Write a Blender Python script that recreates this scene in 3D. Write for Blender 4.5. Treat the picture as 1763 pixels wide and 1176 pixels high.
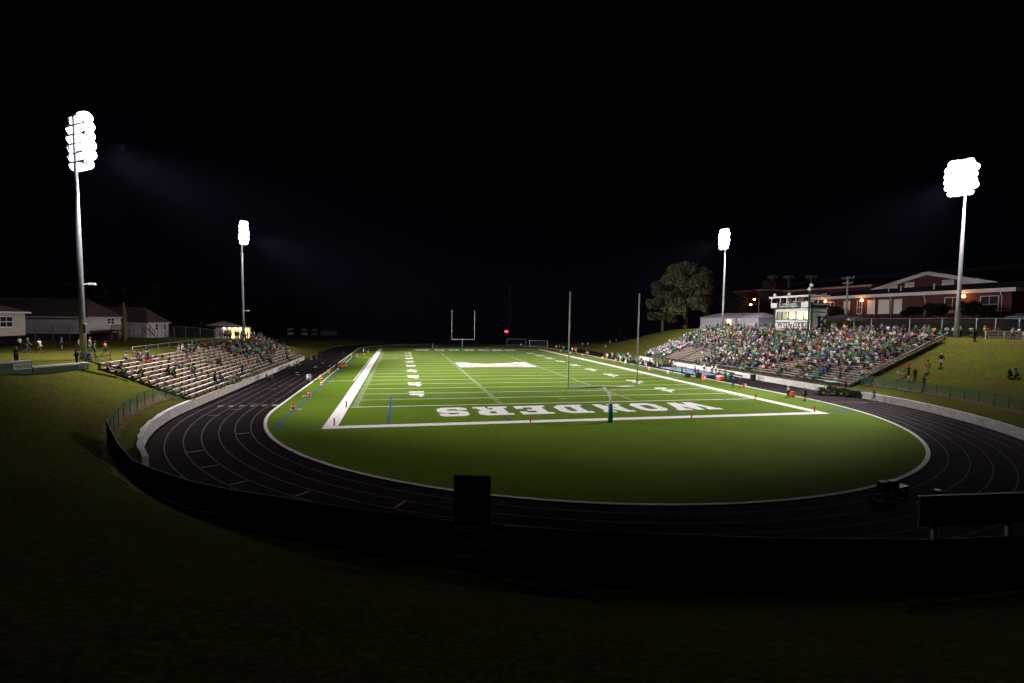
import bpy, bmesh, math, random
from mathutils import Vector, Matrix
R = math.radians
random.seed(7)
SC = bpy.context.scene
for o in list(bpy.data.objects): bpy.data.objects.remove(o)
COL = SC.collection

# ---------------------------------------------------------------- camera
CAMP = Vector((5.1838, -44.5625, 9.4102)); YAW, PITCH, ROLL, FPX = -0.2227, 0.0436, 0.0170, 850.75
cy, sy = math.cos(YAW), math.sin(YAW)
FW = Vector((-sy*math.cos(PITCH), cy*math.cos(PITCH), -math.sin(PITCH)))
r0 = Vector((cy, sy, 0)); u0 = r0.cross(FW)
RT = r0*math.cos(ROLL) + u0*math.sin(ROLL); UP = -r0*math.sin(ROLL) + u0*math.cos(ROLL)
cam = bpy.data.objects.new('camera', bpy.data.cameras.new('camera')); COL.objects.link(cam)
M4 = Matrix((RT, UP, -FW)).transposed().to_4x4(); M4.translation = CAMP
cam.matrix_world = M4
cam.data.sensor_fit = 'HORIZONTAL'; cam.data.sensor_width = 36; cam.data.lens = FPX/1763*36
cam.data.clip_start = 0.1; cam.data.clip_end = 6000
SC.camera = cam
# ---------------------------------------------------------------- world (night sky), exposure
w = bpy.data.worlds.new("World"); SC.world = w; w.use_nodes = True
nt = w.node_tree; bg = nt.nodes['Background']
sky = nt.nodes.new('ShaderNodeTexSky'); sky.sky_type = 'NISHITA'; sky.sun_disc = False
sky.sun_elevation = R(-8); sky.sun_rotation = R(250)
tint = nt.nodes.new('ShaderNodeMix'); tint.data_type = 'RGBA'; tint.inputs[0].default_value = 0.6
nt.links.new(sky.outputs[0], tint.inputs[6]); tint.inputs[7].default_value = (0.006, 0.006, 0.014, 1)
nt.links.new(tint.outputs[2], bg.inputs[0]); bg.inputs[1].default_value = 0.08
SC.view_settings.view_transform = 'Standard'; SC.view_settings.look = 'None'
SC.view_settings.exposure = 0; SC.view_settings.gamma = 1
SC.render.engine = 'CYCLES'
SC.cycles.sample_clamp_indirect = 3; SC.cycles.max_bounces = 4; SC.cycles.volume_bounces = 0
SC.cycles.transparent_max_bounces = 12

# ---------------------------------------------------------------- the stadium's floodlights (the lit lamps of the photograph)
# tower: base x, y, ground z, lamp array centre height, height of array, width of array
TOWERS = [(-26.5, 14.5, 4.7, 26.6, 4.5, 3.0), (-28.3, 74.0, 4.6, 27.2, 4.1, 1.6),
          (84.1, 11.3, 8.0, 30.9, 4.2, 2.8), (84.2, 65.0, 8.0, 30.4, 4.1, 2.1)]
AIMS = [[((18, 38, 0), 62, .9), ((40, 56, 0), 54, 1.35), ((13, 9, 0), 52, .72), ((74, 36, 4), 42, 1.1)],
        [((24, 60, 0), 62, 1.0), ((26, 88, 0), 60, 1.2), ((46, 42, 0), 48, 1.1), ((74, 44, 5), 40, 1.1)],
        [((38, 32, 0), 60, .85), ((18, 54, 0), 50, .9), ((43, 8, 0), 52, 1.6)],
        [((34, 62, 0), 66, .9), ((26, 88, 0), 60, 1.2), ((14, 42, 0), 45, 1.0)]]
SPOT_W = 222000; HAZE_D = .00002
def lamp(name, kind, loc, energy, color, **k):
    l = bpy.data.lights.new(name, kind); l.energy = energy; l.color = color
    for a, b in k.items(): setattr(l, a, b)
    o = bpy.data.objects.new(name, l); o.location = loc; COL.objects.link(o); return o
LAMPS = []
for ti, (tx, ty, tz, lz, ah, aw) in enumerate(TOWERS):
    for (ax, ay, az), cone, f in AIMS[ti]:
        d = (Vector((ax, ay, az)) - Vector((tx, ty, lz))).normalized()
        o = lamp('floodlight_beam', 'SPOT', Vector((tx, ty, lz)) + d*1.0, SPOT_W*f, (1.0, .94, .93),
                 spot_size=R(cone), spot_blend=1.0, shadow_soft_size=1.2)
        o.rotation_euler = d.to_track_quat('-Z', 'Y').to_euler(); LAMPS.append((ti, o))
    c = Vector((24.4, 50, lz)) - Vector((tx, ty, lz)); c.normalize()
    lamp('floodlight_glow', 'POINT', Vector((tx, ty, lz)) + c*1.5, (3800, 3000, 8500, 3000)[ti], (.95, .88, 1.0), shadow_soft_size=.8)
    lamp('floodlight_spill', 'SPOT', Vector((tx, ty, lz)) + c*1.2, (60000, 24000, 78000, 50000)[ti], (1.0, .94, .93), spot_size=R(104 if ti != 2 else 126), spot_blend=1.0, shadow_soft_size=1.2)

# ---------------------------------------------------------------- helpers
def smooth(a, b, x):
    t = min(1, max(0, (x-a)/(b-a))); return t*t*(3-2*t)
def lerp(a, b, t): return a+(b-a)*t
CX, CN, CF, RC = 24.4, 9.05, 109.0, 31.47
def spine(x, y):
    sx, sy_ = CX, min(max(y, CN), CF)
    dx, dy = x-sx, y-sy_; r = math.hypot(dx, dy) or 1e-6
    return r, dx/r, dy/r
def piece(d, pts):
    if d <= pts[0][0]: return pts[0][1]
    for (a, za), (b, zb) in zip(pts, pts[1:]):
        if d <= b: return lerp(za, zb, (d-a)/(b-a))
    return pts[-1][1]
def H(x, y):
    r, nx, ny = spine(x, y); d = r-39.45
    if d <= .02: return 0.0
    wl, wr, wn, wf = max(0, -nx)**2, max(0, nx)**2, max(0, -ny)**2, max(0, ny)**2
    ml = smooth(-12, -7.5, y); mr = smooth(-24, -18, y)
    fl = 1-smooth(66, 104, y)*.72; fr = 1-smooth(76, 140, y)*.93
    endw = 1-smooth(68.5, 72, y)
    hl = piece(d, [(.2, 0), (.3, .85*ml*endw), (1.1, 1.25*ml*fl), (1.9, 1.5*fl), (9.6, 4.6*fl), (60, 4.7*fl), (300, 3.5)])
    hr = piece(d, [(.2, 0), (.3, .85*mr*endw), (3.0, 1.35*fr), (3.9, 1.55*fr), (19.5, 7.95*fr), (30, 8.0*fr), (62, 11.2*fr), (300, 11)])
    hn = piece(d, [(.9, 0.0), (2.2, .45), (17.5, 7.55), (20, 8.1), (60, 9), (300, 9)])
    hf = piece(d, [(1, 0), (60, 1.2), (300, 4)])
    h = (hl*wl+hr*wr+hn*wn+hf*wf)/(wl+wr+wn+wf)
    if r > 43: h += .10*math.sin(x*.55+1.3*math.sin(y*.31))*math.sin(y*.47+x*.13)*smooth(43, 48, r)*smooth(600, 100, r)
    if d > .3 and 9.8 < y < 68.6:
        if -25.2 < x < -15: h = min(h, .72+.29/.70*(-15.4-x)) if x > -24.2 else h
        if 65 < x < 83: h = min(h, .8+.29/.70*(x-65.3))
    return h
def ray(u, v): return (FW + RT*((u-881.5)/FPX) - UP*((v-588)/FPX))
def pick(u, v, zoff=0.0):
    d = ray(u, v); t = 3.0
    p = CAMP + d*t
    while t < 900:
        q = CAMP + d*t
        if q.z <= H(q.x, q.y)+zoff:
            a, b = t-.5, t
            for _ in range(14):
                m = (a+b)/2; q = CAMP + d*m
                if q.z <= H(q.x, q.y)+zoff: b = m
                else: a = m
            return CAMP + d*b
        t += .5
    return CAMP + d*200
def onZ(u, v, z): d = ray(u, v); return CAMP + d*((z-CAMP.z)/d.z)
def onY(u, v, Y): d = ray(u, v); return CAMP + d*((Y-CAMP.y)/d.y)
def onX(u, v, X): d = ray(u, v); return CAMP + d*((X-CAMP.x)/d.x)

MATS = {}
def mat(name, col, rough=.7, var=0.0, scale=3.0, metal=0.0, emit=0.0, alpha=None, bump=0.0, col2=None, detail=4, coat=0, stretch=None, sheen=0):
    if name in MATS: return MATS[name]
    m = bpy.data.materials.new(name); m.use_nodes = True; n = m.node_tree; b = n.nodes['Principled BSDF']
    b.inputs['Roughness'].default_value = rough; b.inputs['Metallic'].default_value = metal
    b.inputs['Base Color'].default_value = (*col, 1)
    if rough > .6: b.inputs['Specular IOR Level'].default_value = .25 if rough < .79 else .03
    if coat: b.inputs['Coat Weight'].default_value = coat
    if var or col2 or bump:
        tc = n.nodes.new('ShaderNodeTexCoord'); mp = n.nodes.new('ShaderNodeMapping')
        n.links.new(tc.outputs['Object'], mp.inputs[0])
        if stretch: mp.inputs['Scale'].default_value = stretch
        ns = n.nodes.new('ShaderNodeTexNoise'); ns.inputs['Scale'].default_value = scale; ns.inputs['Detail'].default_value = detail
        ns.inputs['Roughness'].default_value = .65
        n.links.new(mp.outputs[0], ns.inputs[0])
        mx = n.nodes.new('ShaderNodeMix'); mx.data_type = 'RGBA'
        c2 = col2 or tuple(c*(1-var) for c in col); c1 = col if col2 else tuple(c*(1+var) for c in col)
        mx.inputs[6].default_value = (*c1, 1); mx.inputs[7].default_value = (*c2, 1)
        rp = n.nodes.new('ShaderNodeMapRange'); rp.inputs[1].default_value = .36; rp.inputs[2].default_value = .64
        n.links.new(ns.outputs[0], rp.inputs[0]); n.links.new(rp.outputs[0], mx.inputs[0])
        n.links.new(mx.outputs[2], b.inputs['Base Color'])
        if bump:
            bp_ = n.nodes.new('ShaderNodeBump'); bp_.inputs['Distance'].default_value = bump
            n.links.new(ns.outputs[0], bp_.inputs['Height']); n.links.new(bp_.outputs[0], b.inputs['Normal'])
    if emit:
        b.inputs['Emission Color'].default_value = (*col, 1); b.inputs['Emission Strength'].default_value = emit
        m.cycles.emission_sampling = 'NONE'
    if alpha is not None: b.inputs['Alpha'].default_value = alpha
    MATS[name] = m; return m
def objcol_mat(name, rough=.85):
    if name in MATS: return MATS[name]
    m = bpy.data.materials.new(name); m.use_nodes = True; n = m.node_tree; b = n.nodes['Principled BSDF']
    oi = n.nodes.new('ShaderNodeObjectInfo'); n.links.new(oi.outputs['Color'], b.inputs['Base Color'])
    b.inputs['Roughness'].default_value = rough; b.inputs['Specular IOR Level'].default_value = .2
    MATS[name] = m; return m
def attr_mat(name):
    m = bpy.data.materials.new(name); m.use_nodes = True; n = m.node_tree; b = n.nodes['Principled BSDF']
    a = n.nodes.new('ShaderNodeVertexColor'); a.layer_name = 'cloth'
    n.links.new(a.outputs[0], b.inputs['Base Color']); b.inputs['Roughness'].default_value = .85; b.inputs['Specular IOR Level'].default_value = .2
    return m

class MB:
    def __init__(s): s.v = []; s.f = []; s.m = []
    def quad(s, pts, m=0):
        i = len(s.v); s.v += [tuple(p) for p in pts]; s.f.append(tuple(range(i, i+len(pts)))); s.m.append(m)
    def box(s, c, size, rz=0, m=0, tilt=None, taper=1.0):
        hx, hy, hz = size[0]/2, size[1]/2, size[2]/2; i = len(s.v); cr, sr = math.cos(rz), math.sin(rz)
        for z in (-hz, hz):
            k = taper if z > 0 else 1.0
            for x, y in ((-hx, -hy), (hx, -hy), (hx, hy), (-hx, hy)):
                p = Vector((x*k, y*k, z))
                if tilt: p = tilt @ p
                s.v.append((c[0]+p.x*cr-p.y*sr, c[1]+p.x*sr+p.y*cr, c[2]+p.z))
        for f in ((0, 3, 2, 1), (4, 5, 6, 7), (0, 1, 5, 4), (1, 2, 6, 5), (2, 3, 7, 6), (3, 0, 4, 7)):
            s.f.append(tuple(i+a for a in f)); s.m.append(m)
    def span(s, a, b, w_, h_, m=0):
        """a beam of width w_ and height h_ between two points"""
        a, b = Vector(a), Vector(b); d = b-a; L = d.length; d.normalize()
        side = d.cross(Vector((0, 0, 1)));
        if side.length < 1e-3: side = Vector((1, 0, 0))
        side.normalize(); up = side.cross(d).normalized(); i = len(s.v)
        for p in (a, b):
            for x, y in ((-1, -1), (1, -1), (1, 1), (-1, 1)): s.v.append(tuple(p+side*x*w_/2+up*y*h_/2))
        for f in ((0, 1, 2, 3), (7, 6, 5, 4), (0, 4, 5, 1), (1, 5, 6, 2), (2, 6, 7, 3), (3, 7, 4, 0)):
            s.f.append(tuple(i+q for q in f)); s.m.append(m)
    def tube(s, pts, rad, n=8, m=0, caps=True):
        pts = [Vector(p) for p in pts]; rad = rad if isinstance(rad, (list, tuple)) else [rad]*len(pts)
        i0 = len(s.v); ref = None
        for k, p in enumerate(pts):
            d = (pts[min(k+1, len(pts)-1)]-pts[max(k-1, 0)]).normalized()
            if ref is None: ref = Vector((0, 0, 1)) if abs(d.z) < .9 else Vector((1, 0, 0))
            a = d.cross(ref).normalized(); b = d.cross(a).normalized(); ref = -b if False else ref
            for j in range(n):
                t = 2*math.pi*j/n; s.v.append(tuple(p+(a*math.cos(t)+b*math.sin(t))*rad[k]))
        for k in range(len(pts)-1):
            for j in range(n):
                a = i0+k*n+j; b = i0+k*n+(j+1) % n
                s.f.append((a, b, b+n, a+n)); s.m.append(m)
        if caps:
            s.f.append(tuple(i0+j for j in reversed(range(n)))); s.m.append(m)
            e = i0+(len(pts)-1)*n; s.f.append(tuple(e+j for j in range(n))); s.m.append(m)
    def ball(s, c, r, nu=8, nv=6, m=0, sc=(1, 1, 1)):
        i0 = len(s.v); s.v.append((c[0], c[1], c[2]-r*sc[2]))
        for a in range(1, nv):
            t = math.pi*a/nv-math.pi/2
            for b in range(nu):
                q = 2*math.pi*b/nu; s.v.append((c[0]+r*sc[0]*math.cos(t)*math.cos(q), c[1]+r*sc[1]*math.cos(t)*math.sin(q), c[2]+r*sc[2]*math.sin(t)))
        s.v.append((c[0], c[1], c[2]+r*sc[2])); top = len(s.v)-1
        for b in range(nu):
            s.f.append((i0, i0+1+(b+1) % nu, i0+1+b)); s.m.append(m)
            s.f.append((top, top-nu+b, top-nu+(b+1) % nu)); s.m.append(m)
        for a in range(nv-2):
            for b in range(nu):
                p = i0+1+a*nu+b; q = i0+1+a*nu+(b+1) % nu; s.f.append((p, q, q+nu, p+nu)); s.m.append(m)
    def build(s, name, mats, parent=None, smoothed=False, off=None):
        if off is not None: s.v = [(a-off[0], b-off[1], c-off[2]) for a, b, c in s.v]
        me = bpy.data.meshes.new(name); me.from_pydata(s.v, [], s.f)
        mats = mats if isinstance(mats, (list, tuple)) else [mats]
        for m in mats: me.materials.append(m)
        if len(mats) > 1: me.polygons.foreach_set('material_index', s.m)
        if smoothed: me.polygons.foreach_set('use_smooth', [True]*len(me.polygons))
        me.update()
        o = bpy.data.objects.new(name, me); COL.objects.link(o)
        if parent is not None: o.parent = parent
        return o
def tag(o, label, cat, group=None, kind=None):
    if label: o['label'] = label
    if cat: o['category'] = cat
    if group: o['group'] = group
    if kind: o['kind'] = kind
    return o
def thing(name, label, cat, loc=(0, 0, 0), rz=0, group=None):
    o = bpy.data.objects.new(name, None); COL.objects.link(o); o.location = loc; o.rotation_euler = (0, 0, rz)
    o.empty_display_size = .3
    return tag(o, label, cat, group)
def struct(o): o['kind'] = 'structure'; return o
def copy_tree(o, parent=None):
    c = o.copy(); COL.objects.link(c)
    if parent is not None: c.parent = parent
    for ch in o.children: copy_tree(ch, c)
    return c
def place(o, loc, rz=0): o.location = loc; o.rotation_euler = (0, 0, rz); return o
def ring_pts(r, y_from=None, n=72, m_=26):
    """closed stadium-shaped loop at distance r from the spine, anticlockwise from the near right"""
    P = []
    for i in range(n+1): a = -math.pi + math.pi*i/n; P.append((CX+r*math.cos(a), CN+r*math.sin(a)))
    for i in range(1, m_): P.append((CX+r, lerp(CN, CF, i/m_)))
    for i in range(n+1): a = math.pi*i/n; P.append((CX+r*math.cos(a), CF+r*math.sin(a)))
    for i in range(1, m_): P.append((CX-r, lerp(CF, CN, i/m_)))
    return P
def curve_mesh(splines, name='glyph'):
    cu = bpy.data.curves.new(name, 'CURVE'); cu.dimensions = '2D'; cu.fill_mode = 'BOTH'
    for pts in splines:
        sp = cu.splines.new('POLY'); sp.points.add(len(pts)-1); sp.use_cyclic_u = True
        for p, q in zip(sp.points, pts): p.co = (q[0], q[1], 0, 1)
    return _conv(cu)
def _conv(cu):
    t = bpy.data.objects.new('tmp', cu); COL.objects.link(t); dg = bpy.context.evaluated_depsgraph_get()
    me = bpy.data.meshes.new_from_object(t.evaluated_get(dg)); bpy.data.objects.remove(t)
    return [tuple(v.co) for v in me.vertices], [tuple(p.vertices) for p in me.polygons]
def text_mesh(s, size=1, offset=.02, extrude=0, spacing=1.0):
    cu = bpy.data.curves.new('text', 'FONT'); cu.body = s; cu.size = size; cu.offset = offset; cu.extrude = extrude
    cu.align_x = 'CENTER'; cu.align_y = 'CENTER'; cu.space_character = spacing; cu.resolution_u = 3
    return _conv(cu)
def add_geo(mb, geo, fn, m=0):
    i = len(mb.v); mb.v += [tuple(fn(Vector(p))) for p in geo[0]]
    for f in geo[1]: mb.f.append(tuple(i+a for a in f)); mb.m.append(m)
def fit_text(s, w_, h_, offset=.02, spacing=1.0):
    vs, fs = text_mesh(s, 1, offset, 0, spacing); xs = [v[0] for v in vs]; ys = [v[1] for v in vs]
    kx = w_/(max(xs)-min(xs)); ky = h_/(max(ys)-min(ys)); mx, my = (max(xs)+min(xs))/2, (max(ys)+min(ys))/2
    return [((v[0]-mx)*kx, (v[1]-my)*ky, 0) for v in vs], fs

GL = {
'E': [[(0,0),(1,0),(1,.36),(.8,.36),(.74,.2),(.48,.2),(.48,.42),(.7,.42),(.7,.6),(.48,.6),(.48,.8),(.74,.8),(.8,.66),(1,.66),(1,1),(0,1),(0,.82),(.14,.82),(.14,.18),(0,.18)]],
'D': [[(0,0),(.75,0),(1,.22),(1,.78),(.75,1),(0,1),(0,.82),(.14,.82),(.14,.18),(0,.18)],[(.45,.22),(.45,.78),(.61,.78),(.68,.7),(.68,.3),(.61,.22)]],
'O': [[(.22,0),(.78,0),(1,.2),(1,.8),(.78,1),(.22,1),(0,.8),(0,.2)],[(.37,.24),(.32,.3),(.32,.7),(.37,.76),(.63,.76),(.68,.7),(.68,.3),(.63,.24)]],
'R': [[(0,0),(.58,0),(.58,.18),(.47,.18),(.47,.36),(.56,.36),(.65,.18),(.65,0),(1.04,0),(1.04,.18),(.95,.18),(.84,.44),(.97,.54),(.97,.86),(.8,1),(0,1),(0,.82),(.13,.82),(.13,.18),(0,.18)],[(.46,.57),(.46,.8),(.6,.8),(.65,.76),(.65,.62),(.6,.57)]],
'S': [[(.15,0),(.82,0),(1,.16),(1,.48),(.85,.61),(.34,.66),(.34,.79),(.66,.79),(.66,.68),(.96,.68),(.96,.88),(.82,1),(.18,1),(.02,.86),(.02,.54),(.16,.42),(.66,.36),(.66,.21),(.34,.21),(.34,.33),(0,.33),(0,.13)]],
'N': [[(0,0),(.42,0),(.42,.18),(.34,.18),(.34,.56),(.68,0),(.9,0),(.9,.82),(1,.82),(1,1),(.6,1),(.6,.82),(.67,.82),(.67,.46),(.32,1),(0,1),(0,.82),(.11,.82),(.11,.18),(0,.18)]],
'W': [[(0,1),(0,.82),(.06,.82),(.22,0),(.42,0),(.5,.42),(.58,0),(.78,0),(.94,.82),(1,.82),(1,1),(.68,1),(.68,.82),(.74,.82),(.68,.42),(.57,1),(.43,1),(.32,.42),(.26,.82),(.32,.82),(.32,1)]],
'K': [[(0,0),(.46,0),(.46,.18),(.38,.18),(.38,.34),(.46,.44),(.62,.18),(.54,.18),(.54,0),(1,0),(1,.18),(.93,.18),(.65,.6),(.84,.82),(1,.82),(1,1),(.56,1),(.56,.82),(.62,.82),(.38,.54),(.38,.82),(.46,.82),(.46,1),(0,1),(0,.82),(.11,.82),(.11,.18),(0,.18)]],
}
GEO = {k: curve_mesh(v) for k, v in GL.items()}

# ================================================================ THE SETTING
grass = mat('hill_grass', (.082, .112, .009), .95, scale=.5, col2=(.098, .070, .020), bump=.25, detail=8)
nt_ = grass.node_tree                       # second, finer layer: tufts
_mp = nt_.nodes['Mapping']; _n2 = nt_.nodes.new('ShaderNodeTexNoise'); _n2.inputs['Scale'].default_value = 7; _n2.inputs['Detail'].default_value = 6
nt_.links.new(_mp.outputs[0], _n2.inputs[0]); _mm = nt_.nodes.new('ShaderNodeMix'); _mm.data_type = 'RGBA'; _mm.blend_type = 'MULTIPLY'
_mm.inputs[0].default_value = .85; _rr = nt_.nodes.new('ShaderNodeMapRange'); _rr.inputs[1].default_value = .35; _rr.inputs[2].default_value = .65; _rr.inputs[3].default_value = .45; _rr.inputs[4].default_value = 1.35
nt_.links.new(_n2.outputs[0], _rr.inputs[0]); nt_.links.new(_rr.outputs[0], _mm.inputs[7])
_b = nt_.nodes['Principled BSDF']; nt_.links.new([l.from_socket for l in _b.inputs['Base Color'].links][0], _mm.inputs[6]); nt_.links.new(_mm.outputs[2], _b.inputs['Base Color'])

# ---- ground: one sheet, rings round the track out to the horizon
rs = [34, 39.35, 39.62, 39.8, 40.1, 40.6, 41.3, 42, 42.8, 43.6, 44.5] + [46+1.6*i for i in range(12)] + [67, 71, 76, 84, 95, 120, 160, 240, 420, 650]
V = []; F = []; loops = [ring_pts(r) for r in rs]; n = len(loops[0])
for L in loops:
    for x, y in L: V.append((x, y, H(x, y) - (.012 if H(x, y) == 0 else 0)))
F.append(tuple(range(n)))
for k in range(len(rs)-1):
    for j in range(n):
        a = k*n+j; b = k*n+(j+1) % n; F.append((a, a+n, b+n, b))
mb = MB(); mb.v = V; mb.f = F; mb.m = [0]*len(F)
g = struct(mb.build('ground', grass, smoothed=True)); g.data.flip_normals() if g.data.polygons[0].normal.z < 0 else None
# make sure normals face up
bm = bmesh.new(); bm.from_mesh(g.data)
for f in bm.faces:
    if f.normal.z < 0: f.normal_flip()
bm.to_mesh(g.data); bm.free()

def ring_sheet(r0, r1, z, name, m, wall=0):
    A, B = ring_pts(r0), ring_pts(r1); n = len(A); mb = MB()
    mb.v = [(x, y, z) for x, y in A]+[(x, y, z) for x, y in B]
    for j in range(n): mb.f.append((j, j+n, (j+1) % n+n, (j+1) % n)); mb.m.append(0)
    if wall:
        i = len(mb.v); mb.v += [(x, y, z-wall) for x, y in A]+[(x, y, z-wall) for x, y in B]
        for j in range(n):
            k = (j+1) % n
            mb.f.append((j, k, i+k, i+j)); mb.m.append(0); mb.f.append((j+n, i+j+n, i+k+n, k+n)); mb.m.append(0)
    return mb.build(name, m)
asphalt = mat('track_asphalt', (.018, .0125, .014), .8, scale=.5, var=.22, detail=8)
struct(ring_sheet(31.6, 39.36, .004, 'track', asphalt))
turf = mat('turf', (.106, .170, .017), .9, scale=.22, col2=(.092, .152, .013), detail=10)
P = ring_pts(31.36); mb = MB(); mb.quad([(x, y, .008) for x, y in P]); struct(mb.build('turf', turf))
# fine lengthwise turf grain
_t = turf.node_tree; _g = _t.nodes.new('ShaderNodeTexNoise'); _g.inputs['Scale'].default_value = 9; _g.inputs['Detail'].default_value = 5
_m2 = _t.nodes.new('ShaderNodeMapping'); _m2.inputs['Scale'].default_value = (.35, 1.6, 1); _t.links.new(_t.nodes['Texture Coordinate'].outputs['Object'], _m2.inputs[0]); _t.links.new(_m2.outputs[0], _g.inputs[0])
_r = _t.nodes.new('ShaderNodeMapRange'); _r.inputs[1].default_value = .3; _r.inputs[2].default_value = .7; _r.inputs[3].default_value = .72; _r.inputs[4].default_value = 1.25
_t.links.new(_g.outputs[0], _r.inputs[0]); _x = _t.nodes.new('ShaderNodeMix'); _x.data_type = 'RGBA'; _x.blend_type = 'MULTIPLY'; _x.inputs[0].default_value = 1
_b = _t.nodes['Principled BSDF']; _t.links.new(_b.inputs['Base Color'].links[0].from_socket, _x.inputs[6]); _t.links.new(_r.outputs[0], _x.inputs[7]); _t.links.new(_x.outputs[2], _b.inputs['Base Color'])
curbm = mat('curb_white', (.72, .68, .66), .7, scale=2, var=.12)
struct(ring_sheet(31.36, 31.62, .06, 'track_curb', curbm, wall=.07))

# ---- track markings (worn paint)
lanem = mat('lane_paint', (.17, .145, .15), .8, scale=3, var=.35)
tanm = mat('tan_paint', (.36, .25, .12), .8, scale=3, var=.3)
palem = mat('pale_green_paint', (.16, .23, .2), .8, scale=6, var=.4)
mb = MB()
for k in range(6):
    r = 32.6+1.14*k; A, B = ring_pts(r-.035), ring_pts(r+.035); n = len(A); i = len(mb.v)
    mb.v += [(x, y, .008) for x, y in A]+[(x, y, .008) for x, y in B]
    for j in range(n): mb.f.append((i+j, i+j+n, i+(j+1) % n+n, i+(j+1) % n)); mb.m.append(0)
def dash(x, y, w_, m=1, ang=0, d=.1):
    c, s_ = math.cos(ang), math.sin(ang)
    mb.quad([(x+a*c-b*s_, y+a*s_+b*c, .0115) for a, b in ((-w_/2, -d/2), (w_/2, -d/2), (w_/2, d/2), (-w_/2, d/2))], m)
for k, (x, y) in enumerate([(-11.8, 6.3), (-10.8, 9.4), (-9.7, 12.5), (-8.55, 15.6)]): dash(x, y, .95)
for r, a in ((36.6, 206), (36.6, 213), (36.6, 220), (35.5, 227), (33.2, 199), (34.3, 236)):
    dash(CX+r*math.cos(R(a)), CN+r*math.sin(R(a)), .95, ang=R(a), d=.16)
dash(60, 5, 6.4, ang=R(-10)); dash(-10.8, 24, 1, ang=0); dash(-9.7, 28.5, 1)
for k, dgt in enumerate('654321'):
    geo = fit_text(dgt, .55, 1.0, .05); x = -12.9+1.05*k
    add_geo(mb, geo, lambda p, x=x: Vector((x-p.x, 11.4-p.y, .0115)), 2)
for i in range(7): mb.quad([(x_+math.cos(q)*.1, 21+2.9*i+math.sin(q)*.12, .0115) for x_ in [-11.8+.6*(i % 3)] for q in [k*math.pi/3 for k in range(6)]], 1)
struct(mb.build('track_markings', [lanem, tanm, palem]))

# ---- field markings
yd = .9144; W_ = 48.768
white = mat('field_white_paint', (.78, .755, .765), .85, scale=2.5, var=.11); blue = mat('blue_paint', (.03, .07, .42), .8, scale=5, var=.2)
ZW, ZB, ZL = .012, .0155, .019
mb = MB()
def rect(x0, x1, y0, y1, z=ZW, m=0): mb.quad([(x0, y0, z), (x1, y0, z), (x1, y1, z), (x0, y1, z)], m)
L_ = 120*yd
rect(-1.2, 0, -1.05, L_+1.05); rect(W_, W_+1.2, -1.05, L_+1.05); rect(0, W_, -1.05, 0); rect(0, W_, L_, L_+1.05)
for k in range(21):
    y = (10+5*k)*yd; w2 = .07 if k not in (0, 20) else .11
    rect(.12, W_-.12, y-w2, y+w2)
for k in range(1, 100):
    if k % 5 == 0: continue
    y = (10+k)*yd
    rect(.3, .95, y-.06, y+.06); rect(W_-.95, W_-.3, y-.06, y+.06)
    rect(15.9, 16.55, y-.06, y+.06); rect(32.2, 32.85, y-.06, y+.06)
rect(W_/2-.5, W_/2+.5, 13*yd-.05, 13*yd+.05); rect(W_/2-.5, W_/2+.5, 107*yd-.05, 107*yd+.05)
# team boxes
for s, X in ((-1, 0), (1, W_)):
    a = X+s*1.45; b = X+s*5.75
    rect(min(a, a+s*.12), max(a, a+s*.12), 31.6, 76); rect(min(b, b+s*.12), max(b, b+s*.12), 31.6, 76)
    rect(min(a+s*.12, b), max(a+s*.12, b), 31.6, 31.75); rect(min(a+s*.12, b), max(a+s*.12, b), 75.85, 76)
# yard numbers and arrows
for k in range(1, 10):
    y = (10+10*k)*yd; v = 10*min(k, 10-k); sa, sb = str(v)
    for side in (0, 1):
        X = 7.25 if side == 0 else W_-7.25
        for ch, q in ((sa, -1), (sb, 1)):
            geo = fit_text(ch, 1.25 if ch != '1' else .8, 1.9, .06)
            # left numbers read from the left sideline, right numbers from the right one
            if side == 0: fn = lambda p, q=q: Vector((X+p.y, y-p.x-q*1.0, ZL))
            else: fn = lambda p, q=q: Vector((X-p.y, y+p.x+q*1.0, ZL))
            add_geo(mb, geo, fn)
        if k != 5:
            dr = -1 if k < 5 else 1; xa = X+.45*(1 if side == 0 else -1)
            mb.quad([(xa-.42, y+dr*2.0, ZL), (xa+.42, y+dr*2.0, ZL), (xa, y+dr*3.0, ZL)][::dr or 1], 0)
# lettering
near = [('S', 8.9, 12.0), ('R', 12.85, 16.4), ('E', 17.2, 20.6), ('D', 21.5, 24.9), ('N', 26.0, 29.5), ('O', 30.5, 33.7), ('W', 34.5, 39.9)]
for ch, a, b in near:
    add_geo(mb, GEO[ch], lambda p, a=a, b=b: Vector((b-p.x*(b-a), 7.6-p.y*4.75, ZL)))
for ch, a, b in near:
    a, b = W_-a, W_-b
    add_geo(mb, GEO[ch], lambda p, a=a, b=b: Vector((b+p.x*(a-b), L_-7.6+p.y*4.75, ZL)))
add_geo(mb, GEO['K'], lambda p: Vector((32.3-p.y*15.6, 51.7+p.x*9.7, ZL+.004)))
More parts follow.
